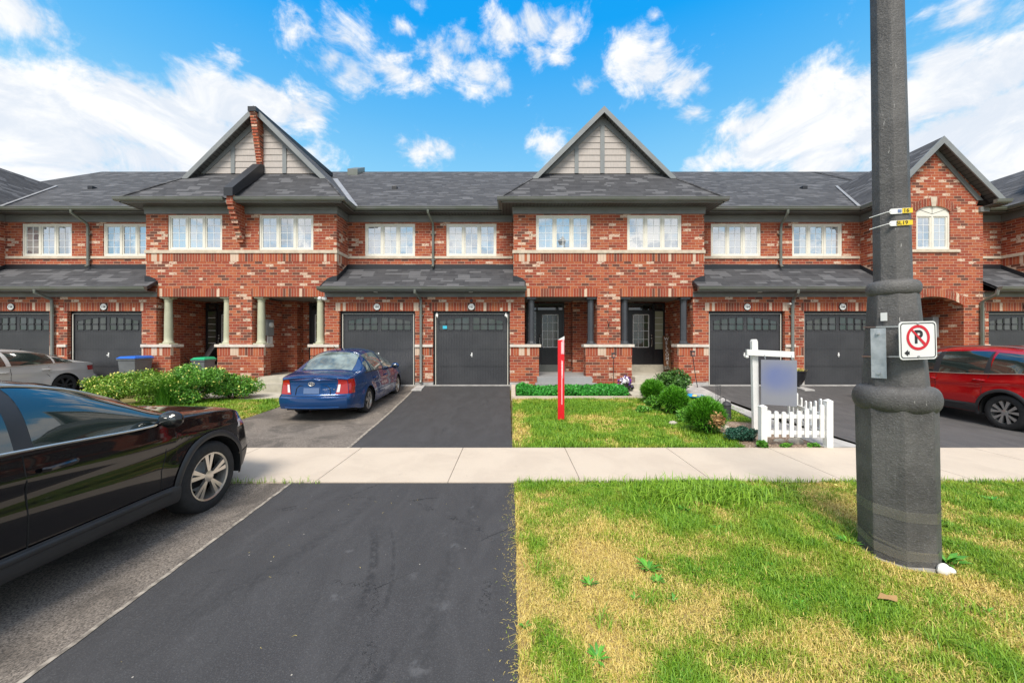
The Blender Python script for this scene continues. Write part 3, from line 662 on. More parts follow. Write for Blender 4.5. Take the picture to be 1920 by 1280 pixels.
    for (p0, p1, q0, q1) in ((a, a + .025, z0_, z1_), (b2 - .025, b2, z0_, z1_), (a, b2, z0_, z0_ + .025), (a, b2, z1_ - .025, z1_)): bx(f, p0, p1, yb - .07, yb - .051, q0, q1)
    for k in (1, 2): bx(f, a + .62 * k / 3 - .007, a + .62 * k / 3 + .007, yb - .066, yb - .052, z0_, z1_)
    for k in (1, 2, 3): bx(f, a, b2, yb - .0655, yb - .0525, z0_ + 1.26 * k / 4 - .007, z0_ + 1.26 * k / 4 + .007)
    gl.build('door_glass', M['doorglass'], do); f.build('glass_frame', M['muntin'], do)
    h = MB(); hx = X(dc - .40) if s > 0 else X(dc + .40) if False else X(dc - .40)
    if num in ('164',): hx = X(dc - .40)
    h.sphere((hx, yb - .09, 1.98), .028); h.tube([(hx, yb - .07, 1.86), (hx, yb - .12, 1.82), (hx, yb - .12, 1.60), (hx, yb - .07, 1.56)], .013, 8); h.sphere((hx, yb - .09, 1.88), .03)
    h.build('door_handle', M['steel'], do, smooth=True)
    fr = MB()
    for (p0, p1, q0, q1) in ((dc + .47, dc + .53, dz0, 3.22), (dc - .53, dc - .47, dz0, 3.22), (dc - .91, dc - .85, dz0, 3.22), (dc - .85, dc + .47, 2.90, 2.95), (dc - .85, dc + .47, 3.17, 3.22)): bx(fr, p0, p1, yb - .08, yb, q0, q1)
    bx(fr, dc - .85, dc - .53, yb - .06, yb, dz0, 1.45)
    fr.build('door_frame', M['black'], root)
    sl = MB(); bx(sl, dc - .85, dc - .53, yb - .04, yb - .001, 1.45, 2.90); so = sl.build('sidelight', M['doorglass'] if num != '164' else M['blind'] if 'blind' in M else M['doorglass'], root)
    b = MB()
    for k in range(1, 6): bx(b, dc - .84, dc - .54, yb - .046, yb - .041, 1.45 + k * .24 - .008, 1.45 + k * .24 + .008)
    b.build('sidelight_bar', M['muntin'], so)
    tr = MB(); bx(tr, dc - .85, dc + .47, yb - .04, yb - .001, 2.95, 3.17); tr.build('transom', M['darkglass'], root)
    sl = MB(); bx(sl, dc - .93, dc + .55, yb - .16, yb - .0, .606, .872); sl.build('door_sill', M['sill'] if floorm == 'greystep' else M['cement'], root)
    # garage door
    yd = Y1 + .14; a0, a1 = g0 + .07, g1 - .07; Wd = a1 - a0; zb0 = GZ + .05
    D = MB(); secs = [zb0 + k * (2.66 - zb0) / 4 for k in range(5)]
    for k in range(4): bx(D, a0, a1, yd, yd + .05, secs[k] + .004, secs[k + 1] - .004)
    bx(D, a0, a1, yd + .012, yd + .05, zb0, 2.66)
    for k in range(0, 2): 
        for (e0, e1) in ((a0 + .05, (a0 + a1) / 2 - .03), ((a0 + a1) / 2 + .03, a1 - .05)): bx(D, e0, e1, yd - .007, yd, secs[k] + .05, secs[k] + .062); 
    gd = D.build('garage_door', M['gdoor'], root)
    ft = [(.05, .135), (.16, .24), (.263, .348), (.37, .457), (.52, .605), (.628, .712), (.735, .82), (.844, .926)]
    gp = MB(); gf = MB(); zarc = lambda f_: 2.39 + .16 * (1 - (abs(f_ - .5) / .5) ** 1.9)
    for (f0, f1) in ft:
        u0, u1 = a0 + f0 * Wd, a0 + f1 * Wd
        bx(gp, u0, u1, yd - .004, yd, 2.145, 2.30)
        gp.prism([(X(u0), yd - .004, 2.345), (X(u1), yd - .004, 2.345), (X(u1), yd - .004, zarc(f1)), (X(u0), yd - .004, zarc(f0))], (0, .004, 0))
        for (p0, p1, q0, q1) in ((u0 - .016, u0, 2.13, 2.36), (u1, u1 + .016, 2.13, 2.36), (u0 - .016, u1 + .016, 2.125, 2.145), (u0 - .016, u1 + .016, 2.30, 2.345)): bx(gf, p0, p1, yd - .018, yd, q0, q1)
        for uu, ff in ((u0 - .016, f0), (u1, f1)): bx(gf, uu, uu + .016, yd - .018, yd, 2.36, zarc(ff))
        gf.prism([(X(u0 - .016), yd - .018, zarc(f0)), (X(u1 + .016), yd - .018, zarc(f1)), (X(u1 + .016), yd - .018, zarc(f1) + .02), (X(u0 - .016), yd - .018, zarc(f0) + .02)], (0, .018, 0))
    gp.build('pane', M['gpane'], gd); gf.build('window_frame', M['gdoor'], gd)
    hb = MB(); hx = X((a0 + a1) / 2); hb.box(hx - .018, hx + .018, yd - .02, yd, 1.24, 1.38); hb.box(hx - .045, hx + .02, yd - .035, yd - .02, 1.28, 1.31); hb.build('handle', M['white'], gd, bevel=.003)
    fr = MB(); bx(fr, g0, a0, yd - .03, Y1 + th + .02, GZ, 2.75); bx(fr, a1, g1, yd - .03, Y1 + th + .02, GZ, 2.75); bx(fr, a0, a1, yd - .03, Y1 + th + .02, 2.66, 2.75); fr.build('garage_frame', M['black'], root)
    ws = MB(); bx(ws, a0 - .012, a0 + .012, yd - .045, yd - .03, GZ + .05, 2.67); bx(ws, a1 - .012, a1 + .012, yd - .045, yd - .03, GZ + .05, 2.67); bx(ws, a0, a1, yd - .044, yd - .03, 2.655, 2.668); ws.build('weather_strip', M['weather'], root)
    sl = MB(); bx(sl, g0 + .0, g1 - .0, Y1 + .0, Y1 + th + .1, GZ - .2, GZ + .052); sl.build('garage_sill', M['found'], root)
    # garage roof
    ze, sl_ = 3.46, .672; ye = 11.9; zr = lambda y: ze + sl_ * (y - ye)
    ue = ub + .38
    Rf = MB(); poly = [(0, ye), (ue, ye), (ue, Y1 - .002), (ub, Y1 - .002), (ub, Y2), (0, Y2)]
    top = [(X(u), y, zr(y) + .02) for u, y in poly]; bot = [(X(u), y, zr(y) - .06) for u, y in poly]
    Rf.add(top[:], [(0, 1, 2, 3), (0, 3, 4, 5)]); Rf.add(bot, [(0, 3, 2, 1), (0, 5, 4, 3)]); Rf.quad(top[1], bot[1], bot[2], top[2])
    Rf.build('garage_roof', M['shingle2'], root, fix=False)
    # flashing
    bx(Fl, 0, ub - .01, Y2 - .02, Y2 - .001, 4.26, 4.45)
    Fl.prism([(X(ub) - s * .02, Y1, zr(Y1) + .02), (X(ub) - s * .02, Y2, zr(Y2) + .02), (X(ub) - s * .02, Y2, zr(Y2) + .17), (X(ub) - s * .02, Y1, zr(Y1) + .17)], (s * .019, 0, 0))
    Fl.prism([(X(ub - .02), Y1 - .03, zr(Y1)), (X(ue + .02), Y1 - .03, zr(Y1) - .1), (X(ue + .02), Y1 - .03, zr(Y1) - .02), (X(ue - .08), Y1 - .03, zr(Y1) + .10), (X(ub + .1), Y1 - .03, zr(Y1) + .18), (X(ub - .02), Y1 - .03, zr(Y1) + .19)], (0, .028, 0))
    Fl.prism([(X(ue - .02), ye, zr(ye)), (X(ue - .02), Y1, zr(Y1) - .08), (X(ue - .02), Y1, zr(Y1) + .04), (X(ue - .02), ye, zr(ye) + .035)], (s * .03, 0, 0))
    kgut(Gt, (X(0), ye, ze + .03), (X(ue + .03), ye, ze + .03), (0, -1, 0))
    bx(T, 0, ue, ye + .0, ye + .03, 3.34, 3.455); bx(So, 0, ue, ye + .03, Y1, 3.345, 3.37)
    bx(T, 0, ue - .0, Y1 - .03, Y1 - .0065, 3.21, 3.345)
    # upper eaves
    zeu = 6.30; ov = .4; yf = 11.83; ym = 12.67
    bx(T, 0, ub - .05, Y2 - .045, Y2, 6.06, 6.16); bx(T, 0, ub - .035, Y2 - .03, Y2, 5.935, 6.06)
    bx(So, 0, ub - ov, ym, Y2, 6.16, 6.18); bx(So, ub - ov, ub, Y1 if A else Y1, Y2, 6.16, 6.18)
    bx(T, 0, ub - ov, ym - .0, ym + .03, 6.15, 6.29)
    kgut(Gt, (X(0), ym, zeu), (X(ub - ov - .02), ym, zeu), (0, -1, 0))
    mainpoly_back = 26.4; yr_, zr_ = 19.53, 6.3 + .63 * (19.53 - ym)
    Rm = MB()
    u_end = uc + (.0 if A else .4) if end is None else end
    def sl2(pts, th_=.10): 
        Rm.prism([(X(u), y, z_) for u, y, z_ in pts], (0, 0, -th_))
    sl2([(0, ym - .02, zeu - .01), (u_end, ym - .02, zeu - .01), (u_end, yr_, zr_), (0, yr_, zr_)]); sl2([(0, yr_, zr_), (u_end, yr_, zr_), (u_end, mainpoly_back, 6.3), (0, mainpoly_back, 6.3)])
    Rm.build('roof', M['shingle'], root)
    Rb = MB(); Vl = MB()
    T.box(X(ub) - s * .045, X(ub), Y1 - .045 if A else Y1, Y2 - .05, 6.06, 6.16); T.box(X(ub) - s * .03, X(ub), Y1 - .03 if A else Y1, Y2 - .03, 5.935, 6.06)
    T.box(X(ub - ov), X(ub - ov) + s * .03, yf, ym, 6.15, 6.29)
    kgut(Gt, (X(ub - ov), yf if A else yf + .1, zeu), (X(ub - ov), ym - .0, zeu), (-s, 0, 0))
    if A:
        bx(T, ub, uc, Y1 - .045, Y1, 6.06, 6.16); bx(T, ub, uc, Y1 - .03, Y1, 5.935, 6.06)
        bx(T, ub - ov, uc, yf, yf + .03, 6.15, 6.29); bx(So, ub - ov, uc, yf + .03, Y1, 6.16, 6.18)
        ge = uc - (.17 if fin else 0)
        kgut(Gt, (X(ub - ov - .12), yf, zeu), (X(ge), yf, zeu), (0, -1, 0))
        hb_ = uc - ub + ov; zrid = zeu + hb_ * bslope;  yg = 13.2; yk = 12.9
        Rb.prism([(X(ub - ov), yf, zeu), (X(uc), yf, zeu), (X(uc), yg, zeu + yg - yf), (X(ub - ov + yg - yf), yg, zeu + yg - yf)], (0, 0, -.06))
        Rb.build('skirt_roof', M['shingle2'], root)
        Rb = MB(); o_ = .03
        yv = ym + hb_ * bslope / .63
        Rb.prism([(X(ub - ov), yf, zeu + o_), (X(ub - ov + (yk - yf) / bslope), yk, zeu + yk - yf + o_), (X(uc), yk, zrid + o_), (X(uc), yv + .3, zrid + o_), (X(ub - ov), ym + .05, zeu + o_)], (0, 0, -.09))
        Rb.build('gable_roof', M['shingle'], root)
        # gable face
        zb_ = zeu + yg - yf; us = ub - ov + yg - yf
        Sd = MB(); nn_ = 9
        for k in range(nn_):
            zA = zb_ + (zrid - .2 - zb_) * k / nn_; zB = zb_ + (zrid - .2 - zb_) * (k + 1) / nn_
            uA, uB = us + (zA - zb_) + .08, us + (zB - zb_) + .08
            if uA >= uc - .02: break
            Sd.prism([(X(uA), yg - .03, zA), (X(uc), yg - .03, zA), (X(uc), yg - .012, zB), (X(min(uB, uc - .01)), yg - .012, zB)], (0, .05, 0))
        Sd.build('gable_siding', M['siding'], root)
        Tg = MB()
        Tg.prism([(X(us - .05), yg - .055, zb_ - .02), (X(us + .24), yg - .055, zb_ - .02), (X(uc), yg - .055, zrid - .40), (X(uc), yg - .055, zrid - .08)], (0, .03, 0))
        bx(Tg, uc - .075, uc, yg - .053, yg - .02, zb_, zrid - .36)
        bx(Tg, uc - .98, uc - .84, yg - .052, yg - .02, zb_, zrid - .36 - .84)
        Tg.build('gable_trim', M['trimlight'], root)
        Fa = MB(); e0 = ub - ov + yk - yf - .03
        Fa.prism([(X(e0 - .02), yk - .035, zeu + yk - yf - .01), (X(uc), yk - .035, zrid + .03), (X(uc), yk - .035, zrid - .19), (X(e0 + .20), yk - .035, zeu + yk - yf - .01)], (0, .035, 0))
        Fa.build('rake_fascia', M['trimlight'], root)
        Sf = MB(); Sf.prism([(X(e0 + .12), yk, zeu + yk - yf - .03), (X(uc), yk, zrid - .13), (X(uc), yg, zrid - .13), (X(e0 + .12), yg, zeu + yk - yf - .03)], (0, 0, -.01)); Sf.build('rake_soffit', M['soffit'], root)
        # hip cap and valley
        Hc = MB(); Hc.tube([(X(ub - ov + .01), yf + .01, zeu + .03), (X(ub - ov + 1.07), yk, zeu + 1.09)], .03, 6); Hc.build('hip_cap', M['shingle2'], root)
        if num in ('160',):
            Vl.prism([(X(ub - ov + .02), ym + .0, zeu + .035), (X(ub - ov + 3.0), ym + 4.76, zeu + 3.03), (X(ub - ov + 2.8), ym + 4.8, zeu + 3.05), (X(ub - ov - .13), ym, zeu + .035)], (0, 0, .02)); Vl.build('valley_flashing', M['valley'], root)
    else:
        cxm = (ub + uc) / 2; hb_ = (uc - ub) / 2 + ov; zrid = zeu + hb_; yk = 12.0
        yv = ym + hb_ / .63
        for sg in (-1, 1):
            Rb.prism([(X(cxm + sg * hb_), yk, zeu), (X(cxm), yk, zrid), (X(cxm), yv + .3, zrid), (X(cxm + sg * hb_), ym + .05, zeu)], (0, 0, -.09))
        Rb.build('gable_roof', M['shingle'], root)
        Fa = MB(); Sf = MB()
        for sg in (-1, 1):
            e = cxm + sg * hb_
            Fa.prism([(X(e), yk - .035, zeu - .02), (X(cxm), yk - .035, zrid + .01), (X(cxm), yk - .035, zrid - .22), (X(e - sg * .2), yk - .035, zeu - .04)], (0, .035, 0))
            Sf.prism([(X(e - sg * .1), yk, zeu - .06), (X(cxm), yk, zrid - .16), (X(cxm), Y1, zrid - .16), (X(e - sg * .1), Y1, zeu - .06)], (0, 0, -.01))
            T.prism([(X(e - sg * .42), Y1 - .03, zeu - .04 + .12), (X(cxm), Y1 - .03, zrid - .17), (X(cxm), Y1 - .03, zrid - .36), (X(e - sg * .62), Y1 - .03, zeu - .04 + .12)], (0, .03, 0))
        Fa.build('rake_fascia', M['trimlight'], root); Sf.build('rake_soffit', M['soffit'], root)
        for sg, uw in ((-1, ub), (1, uc)):
            bx(T, uw - .15, uw + .15, Y1 - .06, Y1 + .02, 6.0, 6.16)
            kgut(Gt, (X(uw + sg * .4), yk - .05, zeu - .02), (X(uw - sg * .08), yk - .05, zeu - .02), (0, -1, 0)); bx(So, uw - sg * .06, uw + sg * .4, yk - .05, Y1, 6.14, 6.17)
        kgut(Gt, (X(uc + ov), yk, zeu), (X(uc + ov), ym, zeu), (s, 0, 0))
        W.box(X(uc) - s * th, X(uc), Y1 + th, 26, GZ, ZT)
        Vl.prism([(X(ub - ov + .02), ym, zeu + .03), (X(cxm), yv, zrid + .03), (X(cxm) - s * .1, yv, zrid + .02), (X(ub - ov - .1), ym, zeu + .03)], (0, 0, .02)); Vl.build('valley_flashing', M['valley'], root)
    # rear and party walls keep daylight out of the house
    bx(W, 0, uc, 25.8, 26, GZ, ZT); bx(W, .0, .1, Y2 + th, 25.8, GZ, ZT)
    if end is not None: bx(W, end - .2, end, Y1 + th, 26, GZ, ZT)
    W.build('brick_wall', M['brick'], root); S.build('soldier_course', M['soldier'], root); St.build('stone_band', M['stone'], root, bevel=.004)
    T.build('frieze_board', M['trim'], root); Gt.build('gutter', M['gutter'], root); So.build('soffit', M['soffit'], root)
    Fl.build('roof_flashing', M['flash'], root); Fo.build('foundation', M['found'], root)
    # house number plaque
    pc = (X((g0 + g1) / 2), Y1 - .008, 2.885)
    P = MB(); P.lathe([(.115, 0), (.115, -.022)], pc, 32, axis='y'); po = P.build('house_number', M['ink'], root)
    P = MB(); P.lathe([(.1, -.022), (.1, -.026)], pc, 32, axis='y'); P.build('plaque_face', M['plate'], po)
    ol = text('lettering', num, .115, M['ink'], po, (pc[0] - root.location.x, pc[1] - .0275 - Y1, pc[2] - GZ), bold=.001, sx=.85)
    vu = {'160': 2.0, '156': 2.5, '166': 2.8}.get(num)
    if vu:
        vb = MB(); vb.box(X(vu) - .10, X(vu) + .10, 15.4, 15.6, 8.0, 8.17); vb.build('roof_vent', M['flash'], root, bevel=.02)
    for kd in spouts:
        d = MB()
        if kd == 'up':
            xx = X(.0) + .02; d.tube([(xx - .18 * 0, ym - .06, 6.2), (xx, ym - .06, 6.1), (xx + .08, Y2 - .1, 5.85), (xx + .08, Y2 - .07, 5.7), (xx + .08, Y2 - .07, 4.42), (xx + .08, Y2 - .16, 4.33)], .042, 8)
            for zz in (5.5, 4.6): d.box(xx, xx + .16, Y2 - .075, Y2, zz - .012, zz + .012)
            d.build('upper_downspout', M['gutter'], root, smooth=True)
        else:
            xx = X(.0) - .12; d.tube([(xx - .1, ye - .06, 3.40), (xx - .1, ye - .06, 3.3), (xx, Y1 - .09, 3.12), (xx, Y1 - .07, 2.9), (xx, Y1 - .07, .5), (xx, Y1 - .14, .4)], .045, 8)
            for zz in (2.6, 1.3): d.box(xx - .08, xx + .08, Y1 - .075, Y1, zz - .012, zz + .012)
            d.build('lower_downspout', M['gutter'], root, smooth=True)
            b = MB(); b.prism([(xx - .14, Y1 - .75, GZ + .0), (xx + .18, Y1 - .75, GZ + .0), (xx + .14, Y1 - .05, GZ + .07), (xx - .10, Y1 - .05, GZ + .07)], (0, 0, -.15)); 
            tag(b.build('splash_block', M['found'], loc=(xx, Y1 - .4, GZ), bevel=.01), 'concrete splash block under the downspout ' + ('between garages 160 and 162' if num == '162' else 'between garages 164 and 166' if num == '166' else 'between garages 156 and 158'), 'splash block', 'splash blocks')
    return root
M['blind'] = mat('pale_blind', lambda t, p: t.put(p.inputs['Base Color'], t.mixc(t.m('LESS_THAN', t.m('FRACT', t.m('MULTIPLY', t.sep(objco(t))[2], 22.0)), .2), (.36, .36, .25), (.2, .2, .14))), rough=.5)
H = {}
H['156'] = townhouse('156', -14.92, -1, .29, 2.78, 2.88, 6.14, 'B', 'brick townhouse number 156 with a pointed brick gable, its garage behind the silver sedan', 'greencol', 'cement', [])
H['158'] = townhouse('158', -14.92, 1, .29, 2.74, 2.88, 5.99, 'A', 'brick townhouse number 158 with sage porch columns and yellow flowered shrubs in front', 'greencol', 'cement', ['up', 'low'], shift=-.1, fin=True)
H['160'] = townhouse('160', -2.86, -1, .33, 2.82, 2.91, 6.07, 'A', 'brick townhouse number 160 with sage columns and the blue sedan before its garage', 'greencol', 'cement', [], fin=True)
H['162'] = townhouse('162', -2.86, 1, .26, 2.79, 2.91, 6.045, 'A', 'brick townhouse number 162 in the middle with black columns, grey steps and empty black driveway', 'darkcol', 'greystep', ['up', 'low'])
H['164'] = townhouse('164', 9.30, -1, .32, 2.83, 2.98, 6.115, 'A', 'brick townhouse number 164 with black columns and a WELCOME board by its door', 'darkcol', 'cement', [])
H['166'] = townhouse('166', 9.30, 1, .31, 2.80, 2.93, 6.19, 'B', 'brick townhouse number 166 with a pointed brick gable and arched porch behind the lamp post', 'darkcol', 'cement', ['up', 'low'])
H['168'] = townhouse('168', 15.49, 1, .19, 2.68, 1.69, 5.80, 'A', 'brick townhouse beyond the pointed brick gable, its garage just above the red car', 'darkcol', 'cement', [], end=5.8, bslope=.56)
# downspout on the right hand house
b = MB(); b.tube([(15.38, 11.82, 3.38), (15.38, 11.84, 3.25), (15.38, Y1 - .07, 3.05), (15.38, Y1 - .07, .5)], .05, 8); b.build('lower_downspout', M['gutter'], H['166'], smooth=True)
# party-wall fin through the left gable (belongs to house 160)
r160 = H['160']; fx0, fx1 = -8.97, -8.77
b = MB(); nst = 9
for k in range(nst):
    z0_, z1_ = 4.98 + k * .135, 4.98 + (k + 1) * .135 - .0; pr = .06 + .50 * (k + 1) / nst
    b.box(fx0, fx1, Y1 - pr, Y1 + .02, z0_, z1_)
b.box(fx0, fx1, Y1 - .56, Y1 - .001, 4.98 + nst * .135, 6.36)
for k in range(18):
    z0_ = 7.93 + k * .0935; b.box(fx0, fx1, 13.12 - .02 - .020 * k, 13.3, z0_, z0_ + .0935)
b.build('firewall_fin', M['brick'], r160)
b = MB(); x0_, x1_ = fx0 - .04, fx1 + .04
b.prism([(x0_, 11.66, 6.30), (x0_, 11.66, 6.56), (x0_, 12.98, 7.92), (x0_, 13.16, 7.96), (x0_, 13.16, 7.6)], (x1_ - x0_, 0, 0)); b.prism([(x0_, 12.72, 9.60), (x0_, 12.72, 9.76), (x0_, 18.2, 9.95), (x0_, 18.2, 9.75)], (x1_ - x0_, 0, 0))
b.build('fin_cap', M['flash'], r160)
b = MB(); b.prism([(-8.2, 19.53, 10.3), (-8.2, 18.6, 10.0), (-8.2, 18.6, 10.35), (-8.2, 19.53, 10.85)], (.5, 0, 0)); b.build('ridge_cap', M['gutter'], r160)
# electric meter in porch of 160
b = MB(); b.box(-8.58, -8.44, 12.88, 13.24, 1.95, 2.52); mo = b.build('electric_meter', M['meter'], r160, bevel=.01)
b = MB(); b.lathe([(.09, 0), (.09, .05), (.06, .07)], (-8.44, 13.06, 2.33), 20, axis='x'); b.tube([(-8.5, 12.98, 1.95), (-8.5, 12.98, 1.66)], .025); b.box(-8.56, -8.46, 13.05, 13.2, 1.66, 1.93); b.build('meter_dial', M['white'], mo)
# small fittings
def fitting(name, root, fn, m, **k): b = MB(); fn(b); return b.build(name, m, root, smooth=True, **k)
fl = fitting('flood_light', H['160'], lambda b: (b.sphere((-6.24, 12.12, 3.14), .065), b.sphere((-6.06, 12.10, 3.13), .065), b.box(-6.2, -6.1, 12.18, 12.28, 3.1, 3.2)), M['white'])
for xx in (-2.46, -.20): fitting('security_camera', H['162'], lambda b: (b.sphere((xx, 12.25, 2.6), .045), b.tube([(xx, 12.25, 2.68), (xx, 12.25, 2.6), (xx + .04, 12.12, 2.54)], .022)), M['white'])
fitting('entry_light', H['162'], lambda b: (b.sphere((-1.33, 12.22, 3.08), .05),), M['darkcol'])
fitting('security_camera', H['164'], lambda b: (b.tube([(9.06, 12.26, 2.98), (9.06, 12.16, 2.97)], .03), b.sphere((9.06, 12.15, 2.97), .035)), M['white'])
for xx, rt in ((-1.33, '162'), (8.0, '164'), (-4.4, '160')): fitting('soffit_light', H[rt], lambda b: b.lathe([(.07, 3.335), (.07, 3.345)], (xx, 12.05, 0), 16), M['white'])
fitting('sticker', H['162'], lambda b: b.box(-2.30, -2.16, 12.395, 12.4, 2.17, 2.27), mat('cyan_sticker', color=(.05, .5, .68), rough=.4))
fitting('wall_hook', H['162'], lambda b: (b.tube([(3.14, 12.26, 2.42), (3.16, 12.2, 2.3), (3.2, 12.22, 2.4)], .012), b.tube([(3.16, 12.2, 2.3), (3.15, 12.22, 2.22)], .012)), M['ink'])
b = MB(); b.box(14.55, 14.75, 12.9, 13.3, 1.9, 2.6); b.tube([(14.65, 13.0, 1.9), (14.65, 13.0, 1.0)], .05); b.build('electric_meter', M['meter'], H['166'], bevel=.01)

# ------------------------------------------------------------------ vegetation helpers
def fastmesh(name, verts, quads, m, rnd=None, dry=None, parent=None, loc=None, tris=None):
    me = bpy.data.meshes.new(name); nv = len(verts); nf = len(quads); k = quads.shape[1]
    v = verts - (np.array(loc) if loc is not None else 0)
    me.vertices.add(nv); me.vertices.foreach_set('co', v.astype(np.float32).ravel())
    me.loops.add(nf * k); me.loops.foreach_set('vertex_index', quads.astype(np.int32).ravel())
    me.polygons.add(nf); me.polygons.foreach_set('loop_start', np.arange(0, nf * k, k, dtype=np.int32)); me.polygons.foreach_set('loop_total', np.full(nf, k, dtype=np.int32))
    me.update(calc_edges=True); me.validate()
    for nm, arr in (('rnd', rnd), ('dry', dry)):
        if arr is not None: a = me.attributes.new(nm, 'FLOAT', 'POINT'); a.data.foreach_set('value', arr.astype(np.float32))
    me.materials.append(m); o = bpy.data.objects.new(name, me); scene.collection.objects.link(o)
    if loc is not None: o.location = loc
    if parent is not None: o.parent = parent
    return o
def blades(name, base, h, width, m, lean=.5, dry=None, rnd=None, direction=None, **k):
    """base: (n,3); each blade two stacked faces (quad folded into a triangle strip)"""
    n = len(base); az = rng.random(n) * 2 * np.pi
    side = np.stack([np.cos(az), np.sin(az), np.zeros(n)], 1); fw = np.stack([-np.sin(az), np.cos(az), np.zeros(n)], 1)
    up = np.array([0, 0, 1.0]) if direction is None else direction
    up = np.broadcast_to(up, (n, 3)); ln = (rng.random(n) * lean)[:, None]; h_ = h[:, None]; w_ = np.broadcast_to(np.asarray(width), (n,))[:, None]
    p0 = base - side * w_ / 2; p1 = base + side * w_ / 2; mid = base + up * h_ * .55 + fw * h_ * ln * .3
    p2 = mid + side * w_ * .4; p3 = mid - side * w_ * .4; tip = base + up * h_ * (1 - ln * .35) + fw * h_ * ln
    V = np.stack([p0, p1, p2, p3, tip + side * w_ * .06, tip - side * w_ * .06], 1).reshape(-1, 3); i = np.arange(n)[:, None] * 6
    Q = np.concatenate([i + np.array([[0, 1, 2, 3]]), i + np.array([[3, 2, 4, 5]])], 0)
    r_ = rng.random(n) if rnd is None else rnd
    return fastmesh(name, V, Q, m, rnd=np.repeat(r_, 6), dry=None if dry is None else np.repeat(dry, 6), **k)
Gv = np.vectorize(G)
def grass(x0, x1, y0, y1, n, hmin, hmax, width, name, keep=None):
    # more blades close to the camera
    x = rng.uniform(x0, x1, n); y = rng.uniform(y0, y1, n)
    if keep is not None: k_ = keep(x, y); x, y = x[k_], y[k_]
    d = dryness(x, y); dens = rng.random(len(x)) < (1.02 - .5 * d); x, y, d = x[dens], y[dens], d[dens]
    h = (hmin + (hmax - hmin) * rng.random(len(x)) ** 1.6) * (1.15 - .6 * d) * (.6 + .8 * vnoise(x, y, 3.0, 9))
    o = blades(name, np.stack([x, y, Gv(y)], 1), h, width, M['blade'], lean=1.15, dry=d)
    return tag(o, kind='stuff')
notpole = lambda x, y: (((x - 3.16) ** 2 + (y - 3.05) ** 2) > .07)
g1 = grass(.03, 6.5, 1.0, 3.1, 330000, .025, .065, .0046, 'grass', notpole); tag(g1, 'patchy green and straw coloured grass around the lamp post between driveway and pavement', 'grass')
g2 = grass(.03, 6.5, 3.1, 4.56, 150000, .03, .07, .0058, 'grass', notpole); tag(g2, 'greener grass strip along the near edge of the pavement', 'grass')
kp = lambda x, y: ~((x > 3.75 + (y - 6) * .12) & (x < 5.5) & (y < 7.85)) & (x < 5.3 + .05 * (y - 7)) & ~((y > 10.35))
g3 = grass(.02, 5.5, 5.98, 10.42, 120000, .035, .085, .009, 'grass', kp); tag(g3, 'green front lawn of house 162 with yellow dry patches', 'grass')
g4 = grass(-9.8, -5.82, 5.98, 10.3, 60000, .035, .085, .011, 'grass'); tag(g4, 'front lawn beside the shrubs left of the blue car', 'grass')
n = 90000; x = rng.uniform(.04, 6.5, n); y = rng.uniform(1.0, 4.5, n); k_ = notpole(x, y) & (rng.random(n) < .25 + dryness(x, y)); x, y = x[k_], y[k_]
o = blades('dry_grass', np.stack([x, y, Gv(y) + .006 + .012 * rng.random(len(x))], 1), rng.uniform(.012, .03, len(x)), .0035, M['blade'], lean=3.5, dry=rng.uniform(.7, 1, len(x))); tag(o, 'flattened dry straw thatch between the blades of grass', 'grass', kind='stuff')
cx_ = rng.uniform(.1, 6.3, 70); cy_ = rng.uniform(1.6, 4.4, 70); k_ = notpole(cx_, cy_); cx_, cy_ = cx_[k_], cy_[k_]; x = (cx_[:, None] + rng.normal(size=(len(cx_), 60)) * .045).ravel(); y = (cy_[:, None] + rng.normal(size=(len(cy_), 60)) * .045).ravel()
o = blades('grass', np.stack([x, y, Gv(y)], 1), rng.uniform(.04, .12, len(x)), .006, M['blade'], lean=1.3, dry=np.clip(rng.normal(.1, .12, len(x)), 0, 1)); tag(o, 'scattered taller tufts of green grass in the lawn around the lamp post', 'grass', kind='stuff')
# tufts hanging over the kerb line
x = np.concatenate([rng.uniform(.05, 6.4, 1500), rng.uniform(-5.4, -2.3, 260)]); y = np.concatenate([rng.normal(4.53, .02, 1500), rng.normal(4.53, .012, 260)])
o = blades('grass', np.stack([x, y, Gv(y) + .01], 1), rng.uniform(.03, .11, len(x)), .006, M['blade'], lean=1.0, dry=np.clip(rng.normal(.12, .1, len(x)), 0, 1)); tag(o, 'long bright green blades along the pavement edge', 'grass', kind='stuff')
x = rng.normal(2.1, .42, 1400); y = rng.normal(4.15, .16, 1400); y = np.minimum(y, 4.5)
o = blades('grass', np.stack([x, y, Gv(y)], 1), rng.uniform(.08, .20, 1400), .011, M['blade'], lean=1.5, dry=np.zeros(1400), rnd=rng.uniform(.35, 1, 1400)); tag(o, 'lush tuft of tall green grass beside the pavement', 'grass', kind='stuff')
x = np.concatenate([.02 - np.abs(rng.normal(0, .05, 500)), rng.uniform(-2.3, 0, 26)]); y = np.concatenate([rng.uniform(1.2, 4.5, 500), rng.uniform(1.2, 4.5, 26)])
o = blades('clippings', np.stack([x, y, Gv(y) + .014], 1), rng.uniform(.004, .008, len(x)), .003, M['blade'], lean=5, dry=rng.uniform(.4, 1, len(x))); tag(o, 'dry grass clippings scattered on the black driveway', 'clippings', kind='stuff')
